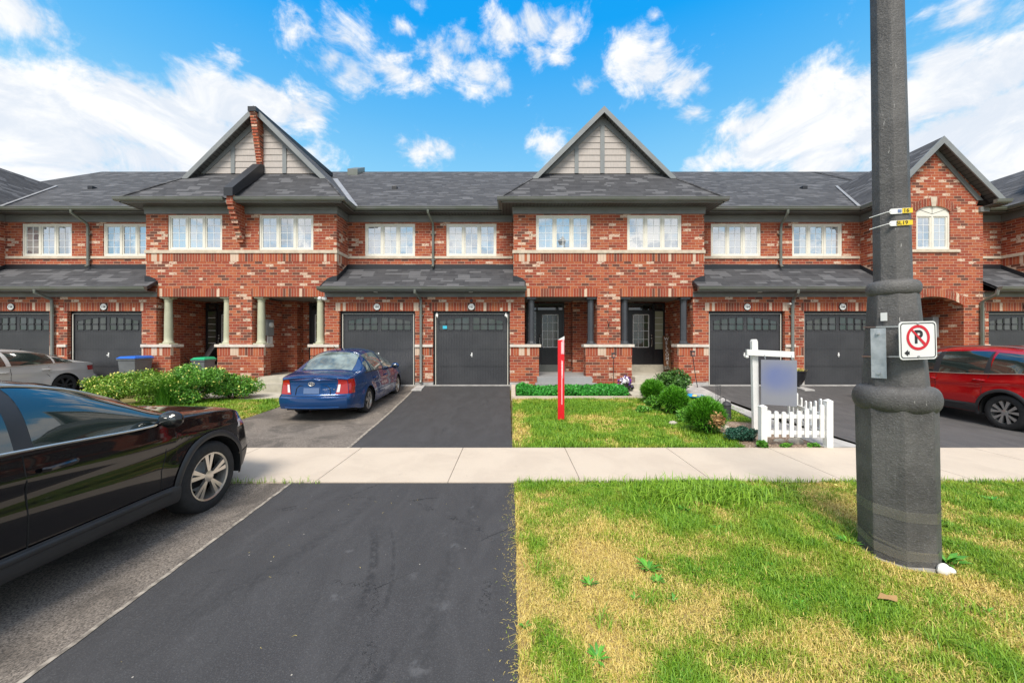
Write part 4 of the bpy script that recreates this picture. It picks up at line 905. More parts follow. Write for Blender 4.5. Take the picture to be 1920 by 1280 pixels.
# leaf clouds
def leaves(name, pts, size, m, parent=None, loc=None, up=.3, asp=.45):
    n = len(pts); d = rng.normal(size=(n, 3)); d[:, 2] += up; d /= np.linalg.norm(d, axis=1)[:, None]
    e = rng.normal(size=(n, 3)); e -= d * (e * d).sum(1)[:, None]; e /= np.linalg.norm(e, axis=1)[:, None]
    L = size * rng.uniform(.6, 1.3, n)[:, None]
    V = np.stack([pts, pts + d * L * .5 + e * L * asp, pts + d * L, pts + d * L * .5 - e * L * asp], 1).reshape(-1, 3)
    Q = np.arange(n)[:, None] * 4 + np.array([[0, 1, 2, 3]])
    return fastmesh(name, V, Q, m, rnd=np.repeat(rng.random(n), 4), parent=parent, loc=loc)
def lumpy(c, r, n, lumps, seed, hollow=.55, floor=None):
    r_ = np.random.default_rng(seed); r = np.array(r); lc = r_.normal(size=(lumps, 3)); lc /= np.linalg.norm(lc, axis=1)[:, None]; lc *= r_.uniform(.35, .75, (lumps, 1))
    lr = r_.uniform(.3, .5, lumps); k = r_.integers(0, lumps, n); d = r_.normal(size=(n, 3)); d /= np.linalg.norm(d, axis=1)[:, None]
    p = (lc[k] + d * (lr[k] * r_.uniform(hollow, 1.05, n))[:, None]) * r + np.array(c)
    if floor is not None: p = p[p[:, 2] > floor]
    return p
def shrub(label, c, r, m, n, size, lumps=14, seed=1, group=None, asp=.45, cat='shrub', name='shrub'):
    base = (c[0], c[1], G(c[1])); root = thing(name, label, cat, base, group)
    pts = lumpy((0, 0, r[2] * .95), r, n, lumps, seed, floor=.01)
    leaves('foliage', pts, size, M[m], parent=root, asp=asp)
    b = MB(); r_ = random.Random(seed)
    for k in range(9):
        a = r_.uniform(0, 6.28); q1 = (math.cos(a) * r[0] * .6, math.sin(a) * r[1] * .6, r[2] * r_.uniform(.8, 1.4)); b.tube([(math.cos(a) * .04, math.sin(a) * .04, -.02), (q1[0] * .4, q1[1] * .4, q1[2] * .5), q1], [.012, .009, .004], 5)
    b.build('stem', M['mulch'], root, world=False)
    return root
# flowering shrub row in front of 158
def flowers(root, r, n, m, size, seed):
    pts = lumpy((0, 0, r[2] * .98), (r[0] * 1.03, r[1] * 1.03, r[2] * 1.03), n, 14, seed, hollow=.95, floor=.1)
    o = leaves('flower', pts, size, M[m], parent=root, up=1.0, asp=.6); return o
for i, (c, r, m, n, fcount, lab) in enumerate([
        ((-10.6, 9.9), (.95, .65, .42), 'leaf_yel', 15000, 800, 'yellow flowered shrub nearest the silver sedan in the bed before house 158'),
        ((-9.35, 9.75), (.9, .7, .50), 'leaf_yel', 15000, 550, 'yellow green shrub with small flowers in the middle of the bed'),
        ((-8.4, 9.9), (.75, .6, .52), 'leaf_grn', 13000, 500, 'tall grassy green shrub next to the front step of house 158'),
        ((-7.75, 10.35), (.72, .5, .42), 'leaf_grn', 11000, 300, 'green shrub at the end of the bed nearest the blue sedan and brick pier')]):
    rt = shrub(lab, c, r, m, n, .06, seed=20 + i, group='shrubs before house 158', asp=.22); flowers(rt, r, fcount, 'fl_yel', .035, 20 + i)
# tall grassy spray in the row
n = 900; az = rng.uniform(0, 6.28, n); rr = rng.uniform(0, .25, n); bs = np.stack([-8.75 + rr * np.cos(az), 9.55 + rr * np.sin(az), np.full(n, G(9.6))], 1)
o = blades('ornamental_grass', bs, rng.uniform(.5, 1.0, n), .012, M['leaf_grn'], lean=1.1, loc=(-8.75, 9.55, G(9.6))); tag(o, 'arching green ornamental grass among the flowered shrubs', 'plant')
# clipped cedar balls
def topiary(label, c, r, seed, n=9000):
    z0 = G(c[1]); root = thing('topiary_ball', label, 'shrub', (c[0], c[1], z0), 'clipped cedar balls beside the lawn')
    r_ = np.random.default_rng(seed); d = r_.normal(size=(n, 3)); d[:, 2] = np.abs(d[:, 2]) * 1.1 - .55 * (r_.random(n) < .5); d /= np.linalg.norm(d, axis=1)[:, None]
    lump = .90 + .16 * np.sin(d[:, 0] * 5 + seed) * np.sin(d[:, 1] * 6 + 2 * seed) * np.sin(d[:, 2] * 5) + r_.uniform(-.05, .03, n)
    ctr = np.array([0, 0, r * .92]); pts = ctr + d * (r * lump * r_.uniform(.72, .93, n))[:, None]; pts = pts[pts[:, 2] > .0]; d2 = (pts - ctr); d2 /= np.linalg.norm(d2, axis=1)[:, None]
    d2 = d2 + r_.normal(size=d2.shape) * .35; d2[:, 2] += .25; d2 /= np.linalg.norm(d2, axis=1)[:, None]
    blades('foliage', pts, r_.uniform(.05, .10, len(pts)), .013, M['cedar'], lean=.5, direction=d2, parent=root)
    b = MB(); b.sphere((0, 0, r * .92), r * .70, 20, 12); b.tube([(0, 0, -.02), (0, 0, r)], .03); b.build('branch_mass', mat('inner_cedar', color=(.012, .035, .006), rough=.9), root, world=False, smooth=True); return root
topiary('clipped round cedar farthest from the pavement, touching the planting bed', (3.68, 9.75), .34, 1); topiary('clipped round cedar in the middle of the row of three', (3.72, 8.55), .34, 2)
t3 = topiary('largest clipped round cedar, nearest the pavement, with a brown patch', (3.55, 6.85), .36, 3, 12000)
pts = rng.normal(size=(220, 3)) * np.array([.06, .02, .05]) + np.array([.04, -.335, .33]); leaves('dead_patch', pts, .05, M['deadleaf'], parent=t3)
shrub('small light green shrub between the farther two cedar balls', (3.42, 8.95), (.20, .2, .2), 'leaf_grn', 1500, .05, 8, 41, asp=.4)
shrub('small green shrub between the middle and nearest cedar balls', (3.62, 7.65), (.22, .2, .2), 'leaf_grn', 1700, .05, 8, 42, asp=.4)
shrub('spreading low pale weed clump left of the farthest cedar ball', (3.05, 8.7), (.30, .22, .09), 'leaf_grn', 1200, .05, 8, 43, asp=.4)
shrub('leafy glossy bush in front of the porch of house 164', (4.62, 10.7), (.58, .42, .40), 'azalea', 4200, .075, 16, 44, asp=.3)
shrub('low blue green cushion plant at the corner of the gravel bed', (3.92, 6.42), (.30, .22, .15), 'cushion', 5200, .028, 16, 45, asp=.5)
shrub('small green plant at the foot of the white fence post', (4.02, 6.02), (.10, .07, .07), 'leaf_grn', 500, .05, 6, 46)
shrub('tiny green weed in gravel under the picket fence', (4.45, 6.03), (.12, .05, .03), 'leaf_grn', 260, .04, 5, 47)
shrub('tiny leafy weed in gravel left of the right fence post', (4.86, 6.03), (.10, .05, .035), 'leaf_grn', 260, .04, 5, 48)
# ground cover bed
x = rng.uniform(.15, 3.3, 26000); y = rng.uniform(10.55, 11.6, 26000); hh = .08 + .16 * vnoise(x, y, 2.2, 5) + .05 * vnoise(x, y, 8, 6)
pts = np.stack([x, y, Gv(y) + hh * rng.uniform(.2, 1.0, len(x))], 1); o = leaves('ground_cover', pts, .06, M['cover'], up=.8); tag(o, 'dense bright green ground cover in the bed before house 162', 'ground cover', kind='stuff')
# pansies
def flowerclump(label, c, zb, name='pansy_plant'):
    rt = thing(name, label, 'flowers', (c[0], c[1], zb)); leaves('foliage', lumpy((0, 0, .16), (.24, .2, .18), 900, 8, 5, floor=0), .05, mat('dusky_leaf', color=(.05, .06, .04), rough=.7), parent=rt)
    leaves('purple_flower', lumpy((0, 0, .22), (.22, .18, .22), 240, 8, 6, hollow=.9, floor=.03), .06, M['fl_pur'], parent=rt, asp=.6); leaves('white_flower', lumpy((-.04, -.05, .32), (.16, .15, .14), 130, 6, 7, hollow=.9, floor=.03), .06, M['fl_wht'], parent=rt, asp=.6)
flowerclump('purple and white pansies at the corner of the ground cover bed', (3.5, 11.4), G(11.4) + .05)
# weeds in the foreground
def weed(label, x, y, s, seed, nleaf=9):
    r_ = random.Random(seed); z = G(y); V = []; Q = []
    for k in range(nleaf):
        a = r_.uniform(0, 6.28); L = s * r_.uniform(.6, 1.1); up_ = r_.uniform(.5, 1.5); wd = L * .10; pr = None
        for j in range(6):
            t = j / 5; px, py, pz = math.cos(a) * L * t, math.sin(a) * L * t, up_ * L * (t - .55 * t * t) + .004; ww = wd * math.sin(math.pi * min(t * .92 + .08, 1)) * (1.25 if j % 2 else .75)
            V += [(px - math.sin(a) * ww, py + math.cos(a) * ww, pz + .006), (px + math.sin(a) * ww, py - math.cos(a) * ww, pz + .006)]
            if j: n0 = len(V) - 4; Q.append((n0, n0 + 1, n0 + 3, n0 + 2))
    o = fastmesh('weed', np.array(V) + np.array([x, y, z]), np.array(Q), M['weed'], rnd=np.repeat(np.array([r_.random() for _ in range(len(V) // 12 + 1)]), 12)[:len(V)], loc=(x, y, z)); tag(o, label, 'weed', 'broadleaf weeds in the dry grass'); return o
def gp(px, py, h=1.75):  # ground point seen at a photo pixel on flat ground
    Yd = 700 * h / (py - 640); return (px - 960) / 700 * Yd, Yd
for i, (px, py, s, lab) in enumerate([(1215, 1072, .11, 'largest leafy dandelion weed in the dry grass between driveway and lamp post'), (1232, 1095, .07, 'small weed leaf touching the large dandelion weed'), (1105, 1100, .07, 'upright weed on the pale bare patch by the driveway'),
        (1190, 1127, .045, 'small round weed below the large dandelion'), (1262, 1130, .05, 'low bright weed in the middle of the dry lawn'), (1120, 1240, .075, 'leafy weed near the bottom edge of the lawn'), (985, 1180, .05, 'weed on the straw strip at the driveway edge'),
        (1345, 998, .06, 'two leaved weed in the upper middle of the lawn'), (1285, 963, .09, 'broad weed rosette below the lush grass tuft'), (1390, 925, .11, 'spreading weed right of the lush grass tuft'), (1425, 1040, .05, 'small weed halfway between the tuft and lamp post'),
        (1440, 1065, .04, 'tiny weed left of the shaded green strip'), (1500, 1140, .05, 'weed in the grass left below the lamp post'), (1590, 1025, .10, 'broad green leaf against the left foot of the lamp post'), (1670, 1050, .09, 'single round leaf growing at the foot of the lamp post'),
        (1775, 1060, .17, 'ragwort like weed right of the lamp post foot'), (1860, 945, .08, 'weed in the patchy grass right of the lamp post'), (1850, 1150, .06, 'low weed in the grass beyond the lamp post, farthest from the driveway')]):
    X_, Y_ = gp(px, py); weed(lab, X_, Y_, s * 1.05, 60 + i, 9 if s < .07 else 18)
b = MB(); X_, Y_ = gp(1662, 1135); b.add([(X_ - .06, Y_, .05), (X_ - .02, Y_ - .03, .065), (X_ + .04, Y_ - .035, .05), (X_ + .07, Y_, .07), (X_ + .03, Y_ + .025, .055), (X_ - .01, Y_ + .03, .07)], [(0, 1, 5), (1, 2, 4, 5), (2, 3, 4)])
tag(b.build('fallen_leaf', M['deadleaf'], loc=(X_, Y_, .04), fix=False), 'curled brown leaf lying on grass below the lamp post', 'leaf')
X_, Y_ = gp(1567, 923); b = MB(); b.sphere((X_, Y_, .09), (.018, .018, .008), 10, 6); d_ = b.build('dandelion_flower', M['fl_yel'], loc=(X_, Y_, 0)); tag(d_, 'yellow dandelion flower left of the lamp post', 'flower')

# ------------------------------------------------------------------ lamp post
PX, PY = 3.165, 3.06
lp_ = thing('street_lamp', 'dark textured concrete street lamp post with moulded rings and a no parking sign', 'street lamp', (PX, PY, 0))
lp_.rotation_euler = (0, R(-1.15), 0)
def pole_fn(t, p):
    co = objco(t); f = t.noise(co, 85, 3, .6); f2 = t.noise(co, 26, 3, .6); big = t.noise(co, 2.2, 5, .65); s_ = t.sep(co)
    st = t.noise(t.comb(t.m('MULTIPLY', s_[0], 9.0), t.m('MULTIPLY', s_[1], 9.0), t.m('MULTIPLY', s_[2], .9)), 3, 4, .7)
    c = t.mixc(t.smooth(big, .3, .7), (.064, .061, .060), (.130, .124, .119)); c = t.mixc(t.m('MULTIPLY', t.smooth(st, .58, .72), .35), c, (.16, .155, .15))
    c = t.mixc(t.m('MULTIPLY', t.smooth(f, .58, .70), .38), c, (.24, .24, .25)); c = t.mixc(t.m('MULTIPLY', t.smooth(t.m('SUBTRACT', 1.0, f), .56, .7), .35), c, (.02, .02, .02)); ch = t.noise(t.comb(t.m('MULTIPLY', s_[0], 60.0), t.m('MULTIPLY', s_[1], 60.0), t.m('MULTIPLY', s_[2], 9.0)), 1, 3, .6); c = t.mixc(t.m('MULTIPLY', t.smooth(ch, .70, .74), .7), c, (.40, .39, .37))
    t.put(p.inputs['Base Color'], c); bump(t, p, t.m('ADD', f, f2), .8, .006)
M['pole'] = mat('textured_pole', pole_fn, rough=.62)
def oct(prof, seg=8): return MB().lathe(prof, (0, 0, 0), seg, rot=R(22.5 - 12), cap=True)
k_ = 1 / math.cos(R(22.5)) * .985
def pb(name, prof, seg=8, smooth=False, bev=.012): 
    b = oct([(r * (k_ if seg == 8 else 1), z) for r, z in prof], seg); return b.build(name, M['pole'], lp_, world=False, smooth=smooth, bevel=bev if seg == 8 else 0)
pb('base', [(.231, -.15), (.231, .1), (.233, 1.22)]); pb('base_ring', [(.19, 1.18)] + [(.206 + .058 * math.sin(math.pi * i / 12), 1.19 + .20 * (1 - math.cos(math.pi * i / 12)) / 2) for i in range(13)] + [(.19, 1.40)], 40, True)
pb('lower_shaft', [(.192, 1.36), (.17, 1.75), (.146, 2.13)]); pb('shaft_ring', [(.12, 2.11)] + [(.128 + .038 * math.sin(math.pi * i / 12), 2.12 + .12 * (1 - math.cos(math.pi * i / 12)) / 2) for i in range(13)] + [(.11, 2.25)], 40, True)
pb('shaft', [(.112, 2.23), (.098, 4.5), (.085, 7.2)])
b = MB(); b.tube([(0, 0, 7.15), (0, 0, 7.5), (.0, -.3, 7.9), (0, -.9, 8.0)], .04, 10); b.build('arm', M['darkcol'], lp_, world=False, smooth=True)
b = MB(); b.lathe([(.03, 7.98), (.22, 7.86), (.24, 7.8), (.16, 7.6)], (0, -.9, 0), 20); b.build('lamp_head', M['darkcol'], lp_, world=False, smooth=True)
# tape wraps, plate, bands, tags
def band(name, z0, z1, r, m, a0=0, a1=360, tilt=0, wob_=0, seg=64, thick=.0025):
    b = MB(); V = []; n = seg
    for i in range(n + 1):
        a = R(a0 + (a1 - a0) * i / n)
        # octagon radius at this angle
        aa = (math.degrees(a) - (22.5 - 12)) % 45 - 22.5; ro = r / math.cos(R(aa)) + thick + .0015
        zt_ = tilt * math.sin(a) + wob_ * math.sin(3 * a)
        V.append((ro * math.cos(a), ro * math.sin(a), zt_))
    b.grid(lambda i, z: (V[i][0], V[i][1], V[i][2] + z), list(range(n + 1)), [z0, z1]); return b.build(name, m, lp_, world=False)
tape = mat('clear_tape', vary((.30, .28, .24), .1, 5), rough=.2, spec=.7)
def tp(t, p): pass
tape.node_tree.nodes['Principled BSDF'].inputs['Alpha'].default_value = .32
band('tape', .38, .46, .231, tape, tilt=.01); band('tape', .10, .17, .231, tape, tilt=.03, wob_=.012); band('tape', .19, .21, .231, tape, 180, 300, tilt=.06)
band('footing_rim', -.02, .035, .236, M['found'], wob_=.006)
band('metal_band', 1.866, 1.878, .166, M['steel'], tilt=.004); band('metal_band', 1.625, 1.637, .179, M['steel'], tilt=-.004)
def face_card(b, w_, h_, zc, r, ang, thick, x_off=0):   # flat card standing on the shaft surface at azimuth ang (deg)
    a = R(ang); n_ = Vector((math.cos(a), math.sin(a), 0)); t_ = Vector((-math.sin(a), math.cos(a), 0)); c = n_ * r + t_ * x_off + Vector((0, 0, zc))
    P = [c - t_ * w_ / 2 - Vector((0, 0, h_ / 2)), c + t_ * w_ / 2 - Vector((0, 0, h_ / 2)), c + t_ * w_ / 2 + Vector((0, 0, h_ / 2)), c - t_ * w_ / 2 + Vector((0, 0, h_ / 2))]
    b.prism(P, n_ * thick); return c, n_, t_
b = MB(); face_card(b, .098, .40, 1.66, .203, 199, .002); face_card(b, .02, .02, 1.82, .208, 199, .008); face_card(b, .02, .02, 1.50, .208, 199, .008)
b.build('metal_plate', mat('galvanised_plate', vary((.42, .45, .47), .2, 14, c2=(.62, .64, .66)), rough=.5, metal=.3), lp_, world=False)
b = MB(); face_card(b, .04, .065, 1.95, .176, 207, .003); b.build('sticker', M['white'], lp_, world=False, bevel=.001)
# no parking sign
SC = (3.0 - lp_.location.x, 2.80 - PY, 1.758)
def rrect(w_, h_, r, n=6): 
    P = []
    for cx, cy, a0 in ((w_ / 2 - r, h_ / 2 - r, 0), (-w_ / 2 + r, h_ / 2 - r, 90), (-w_ / 2 + r, -h_ / 2 + r, 180), (w_ / 2 - r, -h_ / 2 + r, 270)):
        P += [(cx + r * math.cos(R(a0 + 90 * i / n)), cy + r * math.sin(R(a0 + 90 * i / n))) for i in range(n + 1)]
    return P
sg = thing('no_parking_sign', 'square white no parking sign with left arrow strapped to the lamp post', 'sign', (3.045, 2.80, 1.758)); sg.rotation_euler = (0, R(-1.5), R(4))
def sp(poly, y, name, m, par, th_=.0015): b = MB(); b.prism([(x_, y, z_) for x_, z_ in poly], (0, th_, 0)); return b.build(name, m, par, world=False)
face = sp(rrect(.305, .285, .03), 0, 'sign_panel', M['white'], sg, .003); b = MB()
o_, i_ = rrect(.285, .265, .025), rrect(.272, .252, .02); n = len(o_)
b.add([(x_, -.002, z_) for x_, z_ in o_] + [(x_, -.002, z_) for x_, z_ in i_], [(k, (k + 1) % n, n + (k + 1) % n, n + k) for k in range(n)]); b.build('border', M['ink'], face, world=False, fix=False)
redm = mat('sign_red', color=(.62, .015, .03), rough=.4); b = MB(); N = 48; cz = .022
b.add([(.095 * math.cos(2 * math.pi * k / N), -.0026, cz + .095 * math.sin(2 * math.pi * k / N)) for k in range(N)] + [(.074 * math.cos(2 * math.pi * k / N), -.0026, cz + .074 * math.sin(2 * math.pi * k / N)) for k in range(N)], [(k, (k + 1) % N, N + (k + 1) % N, N + k) for k in range(N)])
c45 = .7071; b.add([(-.068 * 1 + .008, -.0032, cz + .052 + .006), (-.052, -.0032, cz + .068), (.068, -.0032, cz - .052), (.052, -.0032, cz - .068)], [(0, 1, 2, 3)]); b.build('prohibition_ring', redm, face, world=False, fix=False)
text('letter', 'P', .135, M['ink'], face, (.002, -.0016, cz), bold=.004, depth=.0006)
b = MB(); b.add([(-.115, -.002, -.092), (-.085, -.002, -.068), (-.085, -.002, -.084), (-.072, -.002, -.078), (-.072, -.002, -.106), (-.085, -.002, -.1), (-.085, -.002, -.116)], [(0, 6, 5, 2), (0, 2, 1), (2, 5, 4, 3)]); b.build('arrow', M['ink'], face, world=False, fix=False)
b = MB()
for zz in (.125, -.122): b.lathe([(.011, 0), (.008, -.006)], (0, 0, zz), 12, axis='y')
b.build('bolt', M['steel'], face, world=False)
b = MB(); b.box(-.05, .05, .004, .09, .095, .11); b.box(-.05, .05, .004, .06, -.13, -.115); b.build('bracket', M['steel'], sg, world=False)
# yellow tags
yel = mat('yellow_tag', color=(.80, .58, .03), rough=.4)
for nm, zz, txt, lab, off_ in (('pole_tag', 2.78, '16', 'white and yellow tag reading 16 strapped high on the lamp post', .045), ('pole_tag', 2.685, 'SL19', 'yellow tag reading SL 19 below the other tag on the lamp post', .0)):
    aa = 258; a = R(aa); n_ = Vector((math.cos(a), math.sin(a), 0)); rt_ = thing(nm, lab, 'tag', (lp_.location.x - .05 + n_.x * .116, PY + n_.y * .116, zz), 'tags on the lamp post', rz=R(aa - 270))
    b = MB(); b.prism([(x_ - .02, -.001, z_) for x_, z_ in rrect(.15, .042, .018)], (0, .002, 0)); bd = b.build('tag_body', M['white'], rt_, world=False)
    b = MB(); b.box(-.045 + (.035 if txt == '16' else 0), .058, -.0035, -.001, -.019, .019); b.build('yellow_field', yel, bd, world=False)
    text('lettering', txt, .040, M['ink'], bd, ((.015 if txt == '16' else -.012), -.0045, 0), depth=.0005, bold=.0006)
    if txt == '16': b = MB(); b.box(-.04, -.015, -.0035, -.001, -.012, .012); b.build('printed_mark', mat('blue_print', color=(.15, .2, .35), rough=.5), bd, world=False)
    b = MB(); b.tube([(-.085, -.002, 0), (-.11, .0, -.003), (-.15, .03, -.012), (-.18, .08, -.018)], .0035, 6); b.build('strap', M['white'], rt_, world=False)
b = MB(); X_, Y_ = PX + .06, PY - .27; b.sphere((X_, Y_, .045), (.045, .03, .05), 10, 8); b.sphere((X_ + .06, Y_ + .01, .03), (.035, .03, .03), 10, 8); tag(b.build('foam_lump', M['white'], loc=(X_, Y_, 0), smooth=True), 'lump of white foam at the foot of the lamp post', 'debris')

# ------------------------------------------------------------------ red marker, sale sign, fence
redp = mat('red_board', vary((.72, .012, .02), .05, 4), rough=.35)
rx, ry = (1052 - 960) / 700 * 7.95, 7.95
rm = thing('red_marker_board', 'tall narrow red marker board with white lettering standing on the lawn', 'sign', (rx, ry, G(ry)), rz=R(-6))
b = MB(); b.box(-.07, .07, -.02, .02, -.1, 1.72); bd = b.build('board', redp, rm, world=False, bevel=.008)
b = MB(); b.prism([(.0, -.0225, 1.42), (.064, -.0225, 1.42), (.064, -.0225, 1.74), (.0, -.0225, 1.67)], (0, .002, 0)); b.prism([(.005, -.0225, .95), (.04, -.0225, .90), (.04, -.0225, 1.27), (.005, -.0225, 1.29)], (0, .002, 0)); b.box(.005, .028, -.0225, -.0205, .35, .95); b.build('white_stripe', mat('pink_white_print', color=(.80, .42, .45), rough=.4), bd, world=False)
b = MB(); r_ = random.Random(3)
for k in range(11): zz = 1.45 + k * .019; b.box(.01 + r_.uniform(0, .01), .055 - r_.uniform(0, .02), -.024, -.0226, zz, zz + .009)
for k in range(9): zz = .98 + k * .03; b.box(.012, .033, -.024, -.0226, zz, zz + .014)
b.build('lettering', M['white'], bd, world=False)
b = MB(); b.prism([(-.07, -.02, 1.72), (.07, -.02, 1.72), (.07, -.02, 1.80)], (0, .03, 0)); b.build('pointed_top', M['white'], rm, world=False)
# real estate post
wx, wy = (1416 - 960) / 700 * 7.1, 7.1
sgp = thing('sale_sign_post', 'white timber real estate post with arm and hanging grey blue panel', 'sign', (wx, wy, G(wy)), rz=R(0))
b = MB(); b.prism([(-.04, -.035, -.2), (.07, -.035, -.2), (.03, -.035, 1.70), (-.08, -.035, 1.70)], (0, .07, 0)); b.prism([(-.08, -.035, 1.70), (.03, -.035, 1.70), (.01, -.035, 1.74), (-.06, -.035, 1.74)], (0, .07, 0)); po = b.build('post', M['white'], sgp, world=False, bevel=.008)
b = MB(); b.prism([(-.21, -.09, 1.44), (.58, -.22, 1.40), (.58, -.22, 1.51), (-.21, -.09, 1.55)], (.01, .06, 0)); b.sphere((-.20, -.07, 1.41), .03); b.build('arm', M['white'], sgp, world=False, bevel=.005)
def pan_fn(t, p):
    s_ = t.sep(t.n('ShaderNodeTexCoord').outputs['Object']); d = t.vm('DISTANCE', t.comb(s_[0], 0.0, s_[2]), (.24, 0, 1.05)); n_ = t.noise(t.comb(s_[0], 0.0, t.m('MULTIPLY', s_[2], 1.0)), 4, 1)
    c = t.mixc(t.smooth(d, .42, .06), (.25, .26, .30), (.13, .17, .36)); t.put(p.inputs['Base Color'], t.mixc(t.m('MULTIPLY', n_, .35), c, (.30, .30, .31)))
b = MB(); b.prism([(.02, -.14, .53), (.49, -.40, .53), (.49, -.40, 1.36), (.02, -.14, 1.36)], (.006, .018, 0)); pn = b.build('hanging_panel', mat('panel_print', pan_fn, rough=.45), sgp, world=False); tag(pn, 'hanging panel with a soft grey and blue print')
b = MB()
for xx, yy in ((.08, -.165), (.44, -.35)): b.tube([(xx, yy, 1.37), (xx, yy + .02, 1.45)], .006, 6)
b.build('hook', M['steel'], sgp, world=False)
def picket_panel(name, label, p0, p1, tops, post0=None, post1=None, zr=(.24, .50)):
    p0, p1 = Vector(p0), Vector(p1); d = (p1 - p0); L = d.length; ang = math.atan2(d.y, d.x)
    rt = thing(name, label, 'fence', (p0.x, p0.y, G(p0.y)), 'white picket fence panels', rz=ang); n = len(tops)
    b = MB(); [b.box(.03, L - .03, .012, .045, z_ - .032, z_ + .032) for z_ in zr]; b.build('rail', M['white'], rt, world=False, bevel=.004)
    for k, tz in enumerate(tops):
        x_ = L * (k + .8) / (n + .6); b = MB(); w_ = .031; P = [(x_ - w_, -.012, .17), (x_ + w_, -.012, .17)] + [(x_ + w_ * math.cos(R(a)), -.012, tz - w_ + w_ * math.sin(R(a))) for a in range(0, 181, 20)]
        b.prism(P, (0, .022, 0)); b.build('picket', M['white'], rt, world=False)
    for post, x_ in ((post0, 0), (post1, L)):
        if post: b = MB(); b.box(x_ - .047, x_ + .047, -.045, .05, -.2, post); b.lathe([(.068, post), (.072, post + .02), (.01, post + .05)], (x_, .005, 0), 4, rot=R(45)); b.build('post', M['white'], rt, world=False, bevel=.004)
    return rt
picket_panel('picket_fence', 'front white picket fence panel between two posts beside the pavement', (4.07, 6.06, 0), (5.08, 6.0, 0), [.60, .59, .58, .58, .60, .63, .67, .70], .64, .74)
picket_panel('picket_fence', 'rear white picket fence panel running back from the right fence post', (5.11, 6.10, 0), (5.50, 7.5, 0), [.76, .70, .66, .65, .68, .74, .80, .80], None, None)
# solar torches, lantern, bird dish, welcome board etc.
def torch(label, x, y, h, lean, z0): 
    rt = thing('solar_torch', label, 'garden light', (x, y, z0), 'solar torches on stakes'); b = MB(); b.tube([(0, 0, -.1), (.03, 0, .08), (lean * .3, 0, h * .4), (lean, 0, h)], .012, 6); b.build('stake', M['ink'], rt, world=False)
    b = MB(); b.box(lean - .05, lean + .05, -.05, .05, h, h + .04); b.box(lean - .055, lean + .055, -.055, .055, h + .14, h + .175); 
    for a in (-1, 1):
        for c_ in (-1, 1): b.box(lean + a * .045 - .006, lean + a * .045 + .006, c_ * .045 - .006, c_ * .045 + .006, h + .04, h + .14)
    b.build('lantern_cage', M['darkcol'], rt, world=False); b = MB(); b.box(lean - .038, lean + .038, -.038, .038, h + .04, h + .14); b.build('lantern_glass', mat('amber_glass', color=(.45, .2, .14), rough=.3), rt, world=False)
torch('solar torch on a thin black stake before the central brick pier', 3.22, 11.85, .98, .0, G(11.8)); torch('leaning solar torch before the brick pedestal beside garage 164', 5.72, 11.55, 1.08, -.13, G(11.5))
dk = mat('dark_mesh', color=(.05, .05, .055), rough=.6)
rt = thing('hanging_lantern', 'black cylindrical lantern hanging from a hook in the grass', 'lantern', (4.52, 8.0, G(8.0)))
b = MB(); b.tube([(-.13, 0, -.1), (-.13, 0, .38), (-.08, 0, .47), (.0, 0, .50), (.06, 0, .46), (.06, 0, .40)], .009, 6); b.build('hook', M['ink'], rt, world=False, smooth=True)
b = MB(); b.lathe([(.085, .0), (.085, .30), (.095, .31), (.06, .37), (.01, .39)], (.08, 0, .02), 20); b.build('lantern_body', dk, rt, world=False)
rt = thing('lattice_stake', 'narrow dark lattice stake standing behind the hanging lantern', 'garden stake', (4.96, 9.0, G(9.0)), rz=R(8)); b = MB()
for k in range(4): b.tube([(-.06 + .04 * k, 0, -.1), (-.04 + .04 * k, 0, .75)], .005, 4)
for k in range(16): b.tube([(-.06, .002, .03 + .045 * k), (.085, .002, .05 + .045 * k)], .004, 4)
b.build('lattice', dk, rt, world=False)
bl = mat('blue_glaze', color=(.02, .32, .72), rough=.25, coat=.6); rt = thing('bird_dish', 'bright blue shell shaped dish with a yellow blob in the garden', 'bird bath', (5.02, 10.35, G(10.3) + .0))
b = MB(); b.lathe([(.05, .03), (.2, .05), (.30, .12), (.285, .125), (.19, .065), (.02, .045)], (0, 0, 0), 22); b.lathe([(.12, 0), (.09, .05)], (0, 0, 0), 12); b.build('dish', bl, rt, world=False, smooth=True); b = MB(); b.sphere((-.02, -.12, .12), (.07, .05, .04)); b.build('ornament', mat('straw_yellow', color=(.75, .6, .15), rough=.5), rt, world=False, smooth=True)
wd = mat('brown_stained_wood', lambda t, p: t.put(p.inputs['Base Color'], t.mixc(t.noise(t.comb(t.m('MULTIPLY', t.sep(objco(t))[0], 14.0), 0.0, t.sep(objco(t))[2]), 4, 4), (.12, .05, .02), (.22, .10, .04))), rough=.6)
rt = thing('welcome_board', 'tall brown wooden board reading WELCOME leaning by the door of house 164', 'sign', (5.82, 14.0, .605)); b = MB(); b.prism([(-.13, -.05, 0.05), (.13, -.05, 0.05), (.13, .1, 1.36), (-.13, .1, 1.36)], (0, .025, 0)); bd = b.build('board', wd, rt, world=False)
for k, ch in enumerate('WELCOME'):
    zz = 1.24 - k * .148; text('lettering', ch, .16, M['white'], bd, (0.0, -.055 + .15 * (zz - .05) / 1.31 - .004, zz), bold=.002, depth=.002)
b = MB(); [b.sphere((random.uniform(-.12, .12), -.09, .12 + random.uniform(0, .12)), .045, 8, 6) for k in range(7)]; b.build('wreath', mat('dried_flowers', vary((.30, .27, .22), .3, 20), rough=.9), rt, world=False)
